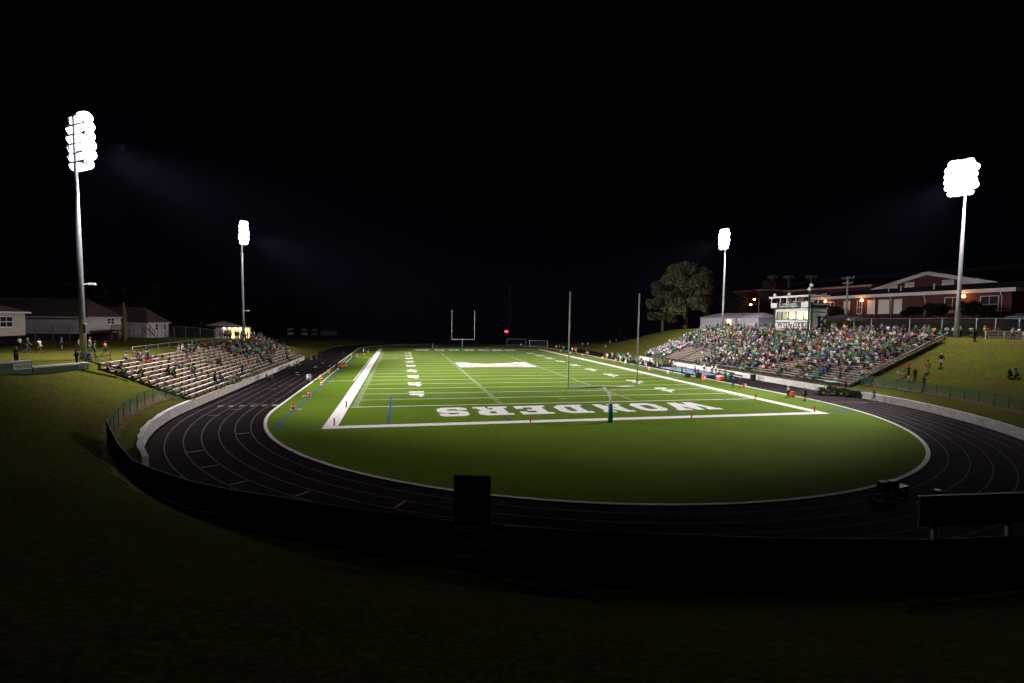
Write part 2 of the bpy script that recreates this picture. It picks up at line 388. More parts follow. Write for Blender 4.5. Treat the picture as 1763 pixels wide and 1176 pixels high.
# soccer lines in blue
def bl(x0, y0, x1, y1, w_=.1):
    d = Vector((x1-x0, y1-y0)).normalized(); nx_, ny_ = -d.y*w_/2, d.x*w_/2
    mb.quad([(x0+nx_, y0+ny_, ZB), (x0-nx_, y0-ny_, ZB), (x1-nx_, y1-ny_, ZB), (x1+nx_, y1+ny_, ZB)], 1)
bx0, bx1 = -5.15, 53.9
bl(bx0, -.4, bx0, 110.6, .13); bl(bx1, -.4, bx1, 110.6, .1); bl(bx0+.07, -.35, -1.25, -.35); bl(W_+1.25, -.35, bx1-.05, -.35); bl(bx0, L_/2, -1.3, L_/2)
for e, sg in ((0, 1), (L_, -1)):
    bl(4.2, e+sg*.05, 4.2, e+sg*16.1, .14); bl(44.6, e+sg*.05, 44.6, e+sg*16.1, .12); bl(4.3, e+sg*16.1, 44.5, e+sg*16.1)
    bl(15.2, e+sg*.05, 15.2, e+sg*5.5, .14); bl(33.6, e+sg*.05, 33.6, e+sg*5.5, .12); bl(15.3, e+sg*5.5, 33.5, e+sg*5.5)
    pr = None
    for k in range(13):
        a = R(37+106*k/12); p = (CX+9.15*math.cos(a), e+sg*(11+9.15*math.sin(a)))
        if pr: bl(*pr, *p, .08)
        pr = p
for k in range(9):
    a0, a1 = R(40*k), R(40*k+38); bl(CX+9.15*math.cos(a0), L_/2+9.15*math.sin(a0), CX+9.15*math.cos(a1), L_/2+9.15*math.sin(a1), .08)
for k in range(5):                          # corner arc, then the big blue corner spot
    a0, a1 = R(18*k), R(18*k+18); bl(bx0+math.cos(a0), -.35+math.sin(a0), bx0+math.cos(a1), -.35+math.sin(a1), .08)
    bl(bx1-math.cos(a0), -.35+math.sin(a0), bx1-math.cos(a1), -.35+math.sin(a1), .08)
mb.quad([(bx1-2+.35*math.cos(k*math.pi/4), -.1+.3*math.sin(k*math.pi/4), ZB) for k in range(8)], 1)
fm = struct(mb.build('field_markings', [white, blue]))
bm = bmesh.new(); bm.from_mesh(fm.data)
for f in bm.faces:
    if f.normal.z < 0: f.normal_flip()
bm.to_mesh(fm.data); bm.free()

# dirt footpath strip behind the fences and the worn slope
dirt = mat('dirt', (.20, .125, .085), .95, scale=2.2, col2=(.12, .085, .05), bump=.05, detail=8)
def strip(name, r0, r1, a0, a1, m, lift=.02, nn=60, jag=.25):
    """band on the terrain between polar angles about the near centre"""
    mb = MB()
    for k in range(nn+1):
        a = R(lerp(a0, a1, k/nn)); j = jag*math.sin(k*1.7)*math.sin(k*.63)
        for q in range(4):
            r = lerp(r0+j*.5, r1+j, q/3); x, y = CX+r*math.cos(a), CN+r*math.sin(a); mb.v.append((x, y, H(x, y)+lift))
    for k in range(nn):
        for q in range(3):
            i = k*4+q; mb.f.append((i, i+1, i+5, i+4)); mb.m.append(0)
    o = mb.build(name, m, smoothed=True); bm = bmesh.new(); bm.from_mesh(o.data)
    for f in bm.faces:
        if f.normal.z < 0: f.normal_flip()
    bm.to_mesh(o.data); bm.free(); return struct(o)
strip('dirt_path', 40.75, 41.7, 180, 222, dirt)
strip('dirt_path', 42.6, 43.5, -38, 1.5, dirt)
strip('dirt_path', 61.5, 63.2, -20, -3, dirt, lift=.04)

# ---- retaining walls
wallm = mat('painted_concrete', (.66, .62, .60), .85, scale=1.6, var=.16, detail=9)
def wall_path(side, y0, y1, r_=39.45):
    pts = []
    y = y0
    while True:
        yy = min(y, y1); x = CX+side*(r_ if yy >= CN else math.sqrt(r_*r_-(CN-yy)**2)); pts.append((x, yy))
        if yy >= y1: break
        y += 1.6 if yy > CN else 1.0
    return pts
def make_wall(label, side, y0, y1, h=.88, jag=0, th=.32, notch=None):
    pts = wall_path(side, y0, y1); mb = MB(); o0 = (pts[0][0], pts[0][1], 0)
    rows = []
    for k, (x, y) in enumerate(pts):
        r, nx_, ny_ = spine(x, y); hh = h + (jag*random.uniform(-.5, .5) if y < 3 else 0); t = th + (jag*random.uniform(-.3, .6) if y < 3 else 0)
        rows.append([(x, y, -.05), (x+.0*nx_, y, hh), (x+nx_*t, y+ny_*t, hh+.0), (x+nx_*t, y+ny_*t, -.05)])
    for r4 in rows: mb.v += r4
    for k in range(len(rows)-1):
        for q in range(3):
            i = 4*k+q; mb.f.append((i, i+1, i+5, i+4)); mb.m.append(0)
    mb.f.append((0, 1, 2, 3)); mb.m.append(0); e = 4*(len(rows)-1); mb.f.append((e+3, e+2, e+1, e)); mb.m.append(0)
    o = mb.build('retaining_wall', wallm, off=o0); o.location = o0; return tag(o, label, 'wall')
make_wall('low white concrete retaining wall curving along the left side of the track, broken at its near end', -1, -11, 69.5, jag=.16, th=.34)
make_wall('low white concrete retaining wall between the right bleachers and the track', 1, 11.2, 53, h=.85)
make_wall('low white concrete retaining wall curving below the right grass slope', 1, -21, 7.9, h=.85)
make_wall('short far piece of white retaining wall at the far end of the right bleachers', 1, 63, 70.5, h=.9)
steel_dk = mat('dark_steel', (.05, .055, .05), .5, metal=.6)
grn = mat('green_paint', (.008, .10, .062), .45); grn_d = mat('dark_green_paint', (.004, .052, .032), .5)
galv = mat('galvanised_steel', (.42, .42, .46), .42, metal=.55, scale=6, var=.1)

# ---- fences
chain = mat('chain_link', (.02, .18, .13), .6, alpha=.32); chain_g = mat('grey_chain_link', (.25, .24, .25), .6, alpha=.16)
screen = mat('black_windscreen', (.004, .004, .0045), .95, scale=3, var=.3)
def fence(label, pts, h, postm, fabm, step=1, post_r=.035, rail=True, seg=None, group=None, fab_bot=.05, sag=0):
    o0 = (pts[0][0], pts[0][1], H(*pts[0])); t = thing('fence', label, 'fence', o0, group=group)
    P3 = [(x, y, H(x, y)) for x, y in pts]
    mb = MB()
    for a, b in zip(P3, P3[1:]):
        mb.quad([(a[0], a[1], a[2]+fab_bot), (b[0], b[1], b[2]+fab_bot), (b[0], b[1], b[2]+h-.03), (a[0], a[1], a[2]+h-.03)])
    mb.build('fabric', fabm, t, off=o0)
    if rail:
        mb = MB(); mb.tube([(x, y, z+h) for x, y, z in P3], .024, 6); mb.build('top_rail', postm, t, True, off=o0)
    for k, p in enumerate(P3[::step]):
        mb = MB(); mb.tube([(p[0], p[1], p[2]-.1), (p[0], p[1], p[2]+h+.02)], post_r, 6); mb.build('post', postm, t, True, off=o0)
    return t
def arc(r, a0, a1, n, r1=None):
    r1 = r1 or r
    return [(CX+lerp(r, r1, k/n)*math.cos(R(lerp(a0, a1, k/n))), CN+lerp(r, r1, k/n)*math.sin(R(lerp(a0, a1, k/n)))) for k in range(n+1)]
def pol(r, a): return (CX+r*math.cos(R(a)), CN+r*math.sin(R(a)))
FR = [(41.3, 205), (41.1, 208), (40.9, 211.3), (40.6, 214.8), (40.2, 217.8), (39.8, 222.6), (39.3, 227), (38.7, 231.6), (38.4, 237.2), (38.2, 243.4)]
FR2 = [(38.1, 246.6), (38.05, 250.5), (38.0, 256.3), (38.3, 261.9), (38.7, 267.2), (39.2, 271), (39.8, 276.6), (40.3, 282), (40.7, 288), (41, 295), (41.3, 303), (41.6, 312), (42, 322)]
fence('low green chain-link fence curving across the left grass bank below the bleachers', [(-15.8, 10.6), (-16.6, 8.4)] + arc(41.2, 184, 205, 8), 1.18, grn, chain)
grn_top = mat('highlit_rail', (.26, .32, .31), .5, metal=.3)  # rail colour lightened to paint in its faint highlight
fence('low fence covered in black windscreen sweeping round the near end of the track', [pol(*q) for q in FR]+[], 1.32, grn_top, screen, step=1, post_r=.03, fab_bot=0)
fence('low fence covered in black windscreen on the right behind the brown sign board', [pol(*q) for q in FR2], 1.33, grn_top, screen, step=1, post_r=.03, fab_bot=0)
fence('low green chain-link fence along the foot of the right grass slope', [(66.4, 12.6), (67.2, 9.6)] + arc(43, -1.5, -37, 15, 43.6), 1.2, grn, chain)
# gate opening with bare chain link and dark board standing above it
fence('narrow bare chain-link gate below the dark upright board at the near fence', [pol(38.2, 243.4), pol(38.15, 245), pol(38.1, 246.6)], 1.3, steel_dk, mat('dark_chain', (.02, .02, .02), .7, alpha=.3), post_r=.03)
gp = onY(813, 864, -25.75); gx, gy = gp.x, gp.y
t = thing('notice_board', 'dark framed board standing above the fence gate at the near end', 'board', (gx, gy, 0), R(-14))
blk = mat('black_board', (.006, .006, .006), .6)
mb = MB(); mb.box((0, 0, 2.35), (1.25, .16, 1.75)); mb.build('panel', blk, t)
mb = MB()
for s in (-1, 1): mb.box((s*.67, 0, 1.62), (.085, .22, 3.24))
mb.box((0, 0, 3.27), (1.43, .24, .07)); mb.build('frame', mat('teal_black_frame', (.01, .03, .032), .4), t)
mb = MB(); mb.box((-.02, .03, 3.318), (1.2, .14, .022)); mb.build('cap', mat('teal_cap', (.08, .2, .22), .4), t)

# brown sign board, seen from behind
t = thing('sign_board', 'large brown sign board on white-sleeved posts, seen from behind at lower right', 'sign', (28.75, -30.37, 0), math.atan2(-.4, 4.4))
zz = 0.0
mb = MB(); mb.box((.0, .12, 2.34-zz), (8.4, .09, 1.14)); mb.build('panel', mat('brown_board', (.30, .11, .09), .75, scale=1.2, var=.15), t)
mb = MB(); mb.box((.0, .12, 2.94-zz), (8.5, .14, .05)); mb.build('cap', mat('board_cap', (.3, .27, .26), .6), t)
for x in (-3.6, -.3, 3.0):
    mb = MB(); mb.box((x, 0, 1.35), (.16, .1, 2.9)); p = mb.build('post', mat('brown_post', (.05, .022, .02), .8), t)
    mb = MB(); mb.box((x-.02, -.06, 1.45), (.17, .02, .52)); mb.box((x-.105, .0, 1.45), (.012, .12, .52)); mb.build('reflector', mat('white_sleeve', (.75, .72, .8), .5), p)

# ================================================================ FIELD FURNITURE
wpaint = mat('white_gloss', (.84, .82, .82), .5); red = mat('red_ribbon', (.6, .02, .02), .7)
padm = mat('teal_pad', (.0, .16, .17), .5, coat=.2); shaded_bar = mat('shaded_crossbar_white', (.62, .6, .6), .4)  # crossbar white greyed to paint in its shadow side
orange = mat('orange_vinyl', (.85, .095, .02), .5); black = mat('black_rubber', (.012, .012, .012), .7)
def goalpost(label, y, s):
    """s=+1: the post stands on the camera side of the end line"""
    t = thing('goal_post', label, 'goal post', (CX, y-1.9*s, 0), group='football goal posts')
    mb = MB(); mb.tube([(0, 0, 0), (0, 0, 1.75)], .23, 16); mb.build('pad', padm, t, True)
    mb = MB(); pts = [(0, 0, 1.7)]
    for k in range(9):
        a = R(90*k/8); pts.append((0, s*(1.45-1.45*math.cos(a))*1.25, 1.75+1.3*math.sin(a)))
    mb.tube(pts, .10, 12); mb.build('gooseneck', wpaint, t, True)
    mb = MB(); mb.tube([(-3.58, 1.9*s, 3.05), (3.58, 1.9*s, 3.05)], .085, 12); mb.build('crossbar', shaded_bar, t, True)
    for q in (-1, 1):
        mb = MB(); mb.tube([(q*3.56, 1.9*s, 3.0), (q*3.56, 1.9*s, 12.2)], .064, 12); u = mb.build('upright', wpaint, t, True)
        mb = MB(); mb.box((q*3.56+.09, 1.9*s, 11.75), (.09, .015, .8)); mb.build('ribbon', red, u)
    return t
goalpost('near goal post with teal padded base facing the camera', 0, 1)
goalpost('far goal post at the dark far end of the field', L_, -1)

def pylon(label, x, y, h=.46):
    mb = MB(); mb.box((0, 0, h/2), (.11, .11, h)); mb.box((0, 0, .012), (.2, .2, .024), m=0)
    o = mb.build('pylon', orange); o.location = (x, y, .021); return tag(o, label, 'pylon', 'orange pylons marking the end zones')
px0 = pylon('orange pylon on the near left corner of the end zone', -.35, .3, .62)
def cpy(o, label, x, y, s=1, z=None, rz=0):
    c = copy_tree(o); c.location = (x, y, o.location.z if z is None else z); c.scale = (s, s, s); c.rotation_euler = (0, 0, rz); c['label'] = label; return c
cpy(px0, 'orange pylon on the left sideline at the near goal line', -.25, 10*yd)
cpy(px0, 'orange pylon standing just behind the near end line, left of the goal post pad', 16.8, -1.4, .95)
cpy(px0, 'orange pylon standing just behind the near end line, right of the goal post pad', 33.2, -1.4, .95)
cpy(px0, 'orange pylon on the near right corner of the end zone', W_+.3, .1)
cpy(px0, 'orange pylon on the right sideline at the near goal line', W_+.25, 10*yd)
cpy(px0, 'orange pylon on the far left corner of the field', -.3, L_, 1.2)
cpy(px0, 'orange pylon on the far end line, left of the far goal post', 16.3, L_+1.2, 1.2)
cpy(px0, 'orange pylon on the far end line, right of the far goal post', 32.5, L_+1.2, 1.2)
cpy(px0, 'orange pylon on the far right corner of the field', W_+.2, L_, 1.2)
cpy(px0, 'orange pylon on the right sideline at the far goal line', W_+.25, 110*yd, 1.2)
# yard markers (orange, small A-shaped) and cones
def marker(label, x, y):
    mb = MB(); mb.tube([(0, 0, 0), (0, 0, .62)], [.24, .10], 10); mb.box((0, 0, .012), (.5, .5, .03), m=1); mb.tube([(0, 0, .3), (0, 0, .42)], [.19, .155], 10, m=1)
    o = mb.build('yard_marker', [orange, wpaint]); o.location = (x, y, .021); return tag(o, label, 'marker', 'orange yard markers along the sidelines')
mk = marker('orange yard marker on the blue line, nearest of the left row', -5.3, 8.6)
for (x, y, lb) in [(-5.3, 17.5, 'orange yard marker second from the camera along the left blue line'), (-5.3, 27.3, 'orange yard marker just before the left team box'),
                   (-6.6, 35.0, 'orange yard marker on the left curb beside the metal barrel'), (-6.6, 43.2, 'orange yard marker on the left curb next to the team box equipment'),
                   (-6.4, 53, 'orange yard marker behind the left team box equipment pile'), (-4.8, 78.5, 'orange yard marker at the far end of the left team box'), (-3.6, 83, 'orange yard marker near the two people at the far left sideline')]:
    cpy(mk, lb, x, y)
for (x, y, lb) in [(53.6, 45.0, 'orange yard marker beside the light blue mat on the right'), (55.4, 64.8, 'orange yard marker by the right bench players'), (55.2, 72, 'orange yard marker left of the right team bench'), (53.1, 80.9, 'orange yard marker on the far right sideline, nearest of the far three'),
                   (53.0, 90, 'orange yard marker on the far right sideline, middle of the far three'), (53.0, 99, 'orange yard marker on the far right sideline, farthest one'), (53.8, 38.3, 'orange round yard marker by the black gear at the near end of the mat')]:
    cpy(mk, lb, x, y)
mb = MB(); mb.box((0, 0, 0), (.42, .3, .02)); wb = mb.build('bean_bag', wpaint); wb.location = (-4.75, 8.5, .03); tag(wb, 'small white tag lying beside the nearest left yard marker', 'tag', 'white tags beside the left markers')
cpy(wb, 'small white tag lying beside the second left yard marker', -5.9, 17.4, z=.03)
# down marker signs on the right sideline
def sideline_sign(label, x, y, h=.7):
    mb = MB(); mb.box((0, 0, h/2), (.5, .5, h)); mb.box((0, -.256, h/2), (.36, .01, h*.6), m=1); o = mb.build('sideline_sign', [orange, wpaint]); o.location = (x, y, .021)
    return tag(o, label, 'sign', 'orange sideline signs')
sideline_sign('orange sideline sign with white panel beside the walking referee', 54.9, 9.7, .75)
cpy(sideline_sign('orange box sign on the turf in front of the orange cooler', 54.1, 27.6, .85), 'low orange sign at the feet of the two dark clothed children', 54.6, 18.3, .75)
t = thing('drink_cooler', 'large orange drink cooler with white lid on the edge of the right track', 'cooler', (57.1, 27.6, 0), R(20))
mb = MB(); mb.box((0, 0, .34), (1.2, .65, .5), taper=1.05); mb.build('tub', orange, t); mb = MB(); mb.box((0, 0, .67), (1.28, .72, .15)); mb.build('lid', wpaint, t)
mb = MB(); mb.box((0, 0, .05), (1.1, .55, .08)); mb.build('base', black, t)
mb = MB(); mb.box((0, 0, .1), (1.0, .5, .18)); o = mb.build('equipment_bag', wpaint); o.location = (55.6, 31.3, .02); tag(o, 'white bag on the right curb beside the orange cooler', 'bag')
mb = MB(); mb.box((0, 0, .5), (.7, .6, 1.0), taper=.95); o = mb.build('speaker_box', black); o.location = (62.6, 26.6, 0); tag(o, 'black loudspeaker box standing against the right retaining wall', 'speaker')
for x, y, s, lb in [(53.5, 31.4, .6, 'black equipment trunk at the near end of the light blue mat'), (55.2, 30.8, .8, 'tall black equipment trunk by the white bag on the curb')]:
    mb = MB(); mb.box((0, 0, .55*s), (.8, .6, 1.0*s)); mb.box((0, 0, 1.06*s), (.84, .64, .05)); mb.tube([(-.3, .32, .9*s), (-.3, .32, 1.25*s), (.3, .32, 1.25*s), (.3, .32, .9*s)], .02, 5)
    o = mb.build('trunk_case', black); o.location = (x, y, .02); tag(o, lb, 'trunk', 'black equipment trunks')
mb = MB(); mb.box((60.2, 42, .045), (3.9, 14.6, .06), R(0)); o = mb.build('cheer_mat', mat('light_blue_mat', (.26, .50, .78), .7, scale=1.5, var=.1), off=(60.2, 42, 0)); o.location = (60.2, 42, 0)
tag(o, 'light blue rectangular mat laid on the right side of the track', 'mat')

# benches / hurdles / team gear
def bench(label, loc, rz, L=4.5, color=None, group=None):
    t = thing('bench', label, 'bench', loc, rz, group)
    mb = MB(); mb.box((0, 0, .45), (L, .3, .05)); mb.build('seat', color or grn, t)
    mb = MB(); mb.box((0, .28, .78), (L, .04, .25)); mb.build('backrest', color or grn, t)
    for k in (-1, 0, 1):
        mb = MB(); mb.box((k*L*.42, 0, .21), (.06, .34, .42)); mb.box((k*L*.42, .26, .4), (.05, .05, .8)); mb.build('leg', steel_dk, t)
    return t
bg_ = 'team benches along the track'
bench('green team bench on the left track before the seated players in white', (-13.4, 47.5, 0), R(97), 4.5, grn, bg_)
bench('green team bench on the left track holding players in white', (-12.9, 53.3, 0), R(97), 4.8, grn, bg_)
bench('short green bench standing against the left retaining wall', (-13.6, 33.6, 0), R(97), 2.0, grn, bg_)
bench('green team bench near the middle of the right team area', (57.9, 60.5, 0), R(-97), 5, grn, bg_)
bench('green team bench at the far end of the right team area', (57.6, 68.5, 0), R(-97), 5, grn, bg_)
bench('low green bench in front of the near end of the light blue mat', (61.9, 33, 0), R(-95), 5, grn_d, bg_)
def disc(label, x, y):
    mb = MB(); mb.tube([(0, 0, 0), (0, 0, .05)], [.34, .26], 10); o = mb.build('base_disc', mat('pale_green_disc', (.25, .55, .42), .6)); o.location = (x, y, .012); return tag(o, label, 'disc', 'pale green discs on the left track')
dd = disc('pale green disc on the left track, farthest of the discs', -10.2, 61.7)
for x, y, lb in [(-10.3, 54.2, 'pale green disc on the left track, behind the closely paired one'), (-10.1, 52.3, 'pale green disc on the left track, front one of a close pair'), (-8.0, 55.2, 'pale green disc on the left track closest to the curb'), (-11.6, 43.6, 'pale green disc in front of the left benches'), (-10.9, 40.3, 'pale green disc on the left track nearest the camera')]: cpy(dd, lb, x, y)
# grey barrel with hoops
t = thing('barrel', 'grey metal barrel stand on the left track beside the curb', 'barrel', (-7.7, 31.4, 0))
mb = MB(); mb.tube([(0, 0, .02), (0, 0, .95)], .36, 14); mb.build('drum', mat('grey_drum', (.3, .29, .3), .5, metal=.4, scale=4, var=.2), t, True)
mb = MB(); mb.tube([(0, 0, .95), (0, 0, 1.03)], .4, 14); mb.build('rim', galv, t, True)
mb = MB(); mb.tube([(-13.4, 34.6, 0), (-13.4, 34.6, 1.3), (-13.5, 35.7, 1.3), (-13.5, 35.7, 0)], .03, 6)
o = mb.build('hurdle', galv, off=(-13.4, 34.6, 0)); o.location = (-13.4, 34.6, 0); tag(o, 'single grey metal hurdle beside the left retaining wall', 'hurdle')
# pile of helmets, bags and coolers in the left team box
for k, (x, y, s, c, nm, lb) in enumerate([(-5.5, 50.3, .8, (.55, .08, .02), 'drink_cooler', 'orange cooler standing in the left team box gear'), (-6.2, 51.8, .6, (.02, .02, .02), 'gear_bag', 'black gear bag in the left team box beside the orange cooler'),
        (-4.9, 52.6, .55, (.6, .35, .02), 'gear_bag', 'yellow gear bag in the left team box'), (-6.0, 49.2, .55, (.02, .02, .03), 'gear_bag', 'black gear bag nearest the camera in the left team box'), (-5.2, 54.5, .6, (.03, .03, .03), 'gear_bag', 'black gear bag at the far end of the left team gear'),
        (-5.6, 47.3, .3, (.6, .6, .62), 'gear_bag', 'flat white bag on the left team box line')]):
    mb = MB(); mb.ball((0, 0, s*.5), s*.55, 10, 7, sc=(1.25, .85, .9)); mb.tube([(-s*.4, 0, s*.85), (0, 0, s*1.15), (s*.4, 0, s*.85)], .03, 5)
    o = mb.build(nm, mat('gear%d' % k, c, .6), smoothed=True); o.location = (x, y, .02); tag(o, lb, 'bag' if 'bag' in nm else 'cooler', 'gear piled in the left team box')
# small frame goal in the left team box
t = thing('folding_frame', 'white low folding frame at the far end of the left team box', 'frame', (-5.6, 66, .02), R(90))
mb = MB(); mb.tube([(-7, 0, 0), (-7, 0, .12), (7, 0, .12), (7, 0, 1.0), (3.5, .3, .8), (-6, .5, .15)], .045, 6); mb.build('frame', wpaint, t)

# soccer goals
netm = mat('goal_net', (.5, .5, .5), .8, alpha=.10)
def soccer_goal(label, x, y, w_, rz):
    t = thing('soccer_goal', label, 'soccer goal', (x, y, 0), rz, 'soccer goals'); h = w_/3.1
    for s in (-1, 1):
        mb = MB(); mb.tube([(s*w_/2, 0, 0), (s*w_/2, 0, h)], .09, 8); mb.build('post', wpaint, t, True)
        mb = MB(); mb.tube([(s*w_/2, 0, h), (s*w_/2+.8, 2.0, .05), (s*w_/2, 0, .05)], .05, 6); mb.build('brace', wpaint, t, True)
    mb = MB(); mb.tube([(-w_/2, 0, h), (w_/2, 0, h)], .09, 8); mb.build('crossbar', wpaint, t, True)
    mb = MB(); mb.tube([(-w_/2+.8, 2.0, .05), (w_/2+.8, 2.0, .05)], .05, 6); mb.build('ground_bar', wpaint, t, True)
    mb = MB(); mb.quad([(-w_/2, 0, h-.1), (w_/2, 0, h-.1), (w_/2+.8, 2, .08), (-w_/2+.8, 2, .08)]); mb.build('net', netm, t)
    return t
p = onZ(889, 594.5, 0); soccer_goal('white soccer goal behind the far end line, directly below the red clock', p.x, p.y, 7.3, 0)
p = onZ(927, 596.5, 0); soccer_goal('white soccer goal behind the far end line, right of the other one', p.x, p.y, 6.6, R(-6))
# play clock
t = thing('play_clock', 'small play clock showing red digits 25 beyond the far end line', 'clock', (43.8, 136, 0))
mb = MB(); mb.box((0, 0, 5.1), (1.5, .3, 1.1)); mb.build('case', black, t)
mb = MB(); mb.tube([(0, .2, 0), (0, .2, 4.6)], .07, 6); mb.build('post', steel_dk, t)
mb = MB(); add_geo(mb, fit_text('25', 1.15, .8, .05), lambda p: Vector((p.x, -.17, 5.1+p.y))); mb.build('digits', mat('red_digits', (1, .02, .03), .5, emit=14), t)

# blocking sled and bits at the lower right of the track
t = thing('blocking_sled', 'green framed blocking sled with two black pads near the lower right curb', 'sled', (31.0, -23.2, 0), R(6))
for s in (-1, 1):
    mb = MB(); mb.box((s*.36, -.12, .78), (.62, .34, .5), taper=.9); mb.build('pad', black, t)
    mb = MB(); mb.box((s*.36, -.12, 1.045), (.5, .26, .03)); mb.build('pad_cap', mat('grey_vinyl', (.42, .42, .46), .4), t)
    mb = MB(); mb.tube([(s*.8, .55, .06), (s*.8, -.4, .06), (s*.8, -.62, .2), (s*.72, -.5, .5), (s*.5, -.1, .62)], .05, 8); mb.build('runner', grn, t, True)
mb = MB(); mb.tube([(-.8, .4, .1), (.8, .4, .1)], .045, 8); mb.tube([(-.8, .4, .1), (-.3, .1, .55), (.3, .1, .55), (.8, .4, .1)], .045, 8); mb.build('frame', grn, t, True)
t = thing('equipment_crate', 'low green crate with grey lid on the track beside the blocking sled', 'crate', (32.5, -22.5, 0), R(12))
mb = MB(); mb.box((0, 0, .2), (1.3, .7, .36)); mb.build('box', mat('crate_green', (.02, .05, .04), .5), t); mb = MB(); mb.box((0, 0, .415), (1.36, .76, .07)); mb.build('lid', mat('crate_lid', (.35, .42, .40), .35), t)
mb = MB(); mb.box((0, 0, .1), (.62, .34, .2), taper=.8); mb.box((.1, .05, .22), (.3, .22, .05)); o = mb.build('towel_pile', wpaint); o.location = (32.2, -24.3, .008); tag(o, 'small white pile lying on the track in front of the green crate', 'towels')
mb = MB(); mb.ball((0, 0, .09), .16, 8, 5, sc=(1.2, .8, .6)); o = mb.build('water_bottle', wpaint, smoothed=True); o.location = (33.0, -24.6, .008); tag(o, 'little white bottle lying right of the white pile on the track', 'bottle')
mb = MB(); mb.tube([(0, 0, 0), (0, 0, .3)], .17, 12, m=0); mb.tube([(0, 0, .3), (0, 0, .34)], .18, 12, m=1); o = mb.build('bucket', [black, wpaint]); o.location = (34.5, -23.3, .008); tag(o, 'small dark bucket with white lid standing alone on the track', 'bucket')

# ================================================================ LIGHT TOWERS
polem = mat('pole_steel', (.34, .33, .37), .4, metal=.35, scale=2, var=.12)
lampm = mat('lamp_face', (1.0, .96, 1.0), .4, emit=6); hood = mat('lamp_hood', (.3, .3, .32), .4, metal=.5)
TL = ['tall floodlight pole behind the near end of the left bleachers', 'tall floodlight pole beside the small lit shed at the far left', 'tall floodlight pole at the near top corner of the right bleachers', 'tall floodlight pole behind the far end of the right bleachers']
for ti, (tx, ty, tz, lz, ah, aw) in enumerate(TOWERS):
    tz = H(tx, ty); t = thing('floodlight_tower', TL[ti], 'floodlight', (tx, ty, tz), 0, 'floodlight towers round the stadium')
    top = lz+ah/2-tz; t.rotation_euler = (R((2.0, 2.4, .3, 0)[ti]), 0, 0)   # the old poles lean a little
    mb = MB(); mb.tube([(0, 0, -.2), (0, 0, 5), (0, 0, top+.2)], [.30 if ti != 2 else .36, .27, .13], 16); mb.build('pole', polem, t, True)
    face = (Vector((24.4, 48, lz)) - Vector((tx, ty, lz))).normalized(); side = Vector((-face.y, face.x, 0))
    if ti == 2: side = Vector((-.55, 1, 0)).normalized()
    if ti == 0: side = Vector((.78, -.62, 0)).normalized(); face = Vector((.6, .75, -.25)).normalized()
    nr, nc = 6, (6, 4, 6, 5)[ti]
    for i in range(nr):
        z = lz-tz-ah/2+ah*i/(nr-1); ww = aw*(1 if i not in (0, nr-1) else .74)
        mb = MB(); mb.span(side*(-ww/2)+Vector((0, 0, z)), side*(ww/2)+Vector((0, 0, z)), .12, .12); a = mb.build('crossarm', galv, t)
        for j in range(nc):
            c = side*(-ww/2+ww*j/(nc-1))+Vector((0, 0, z+.05))+face*.45; dn = (face+Vector((0, 0, -.45))).normalized()
            mb = MB(); mb.tube([c-dn*.45, c-dn*.2, c], [.14, .42, .52], 10, m=0)
            h_ = mb.build('lamp_head', hood, a, True)
            mb = MB(); mb.ball(c+dn*.1, random.uniform(.50, .60) if ti == 0 else random.uniform(.44, .54), 12, 9); mb.build('lens', lampm, h_, True)  # lens swollen into a glowing ball to shape the lamp's bloom
    mb = MB(); mb.box((.22, 0, 3.2), (.35, .5, .9)); mb.build('control_box', galv, t)
    if ti in (0, 1):
        mb = MB(); zz = (12.4 if ti == 0 else 10.5)-tz; mb.tube([(0, 0, zz-.2), (.7, .1, zz)], .05, 6); mb.box((.95, .12, zz-.03), (.62, .36, .22), taper=.7); mb.build('area_light', wpaint, t)
# unlit far practice pole
t = thing('unlit_light_pole', 'distant unlit wooden light pole beyond the far end line', 'light pole', (58, 190, H(58, 190)))
dim = mat('weathered_wood', (.30, .25, .24), .9); zt = onY(877, 492, 190).z-H(58, 190); t.location.x = onY(877, 520, 190).x
mb = MB(); mb.tube([(0, 0, 0), (0, 0, zt)], [.3, .2], 8); mb.build('pole', dim, t)
for q in (0, 1.2):
    mb = MB(); mb.box((0, 0, zt-q), (3.4, .2, .2)); a = mb.build('crossarm', dim, t)
    for k in (-1.4, -.5, .5, 1.4): mb = MB(); mb.tube([(k, -.1, zt-q+.3), (k, -.5, zt-q+.1)], [.2, .34], 8); mb.build('lamp_head', galv, a)

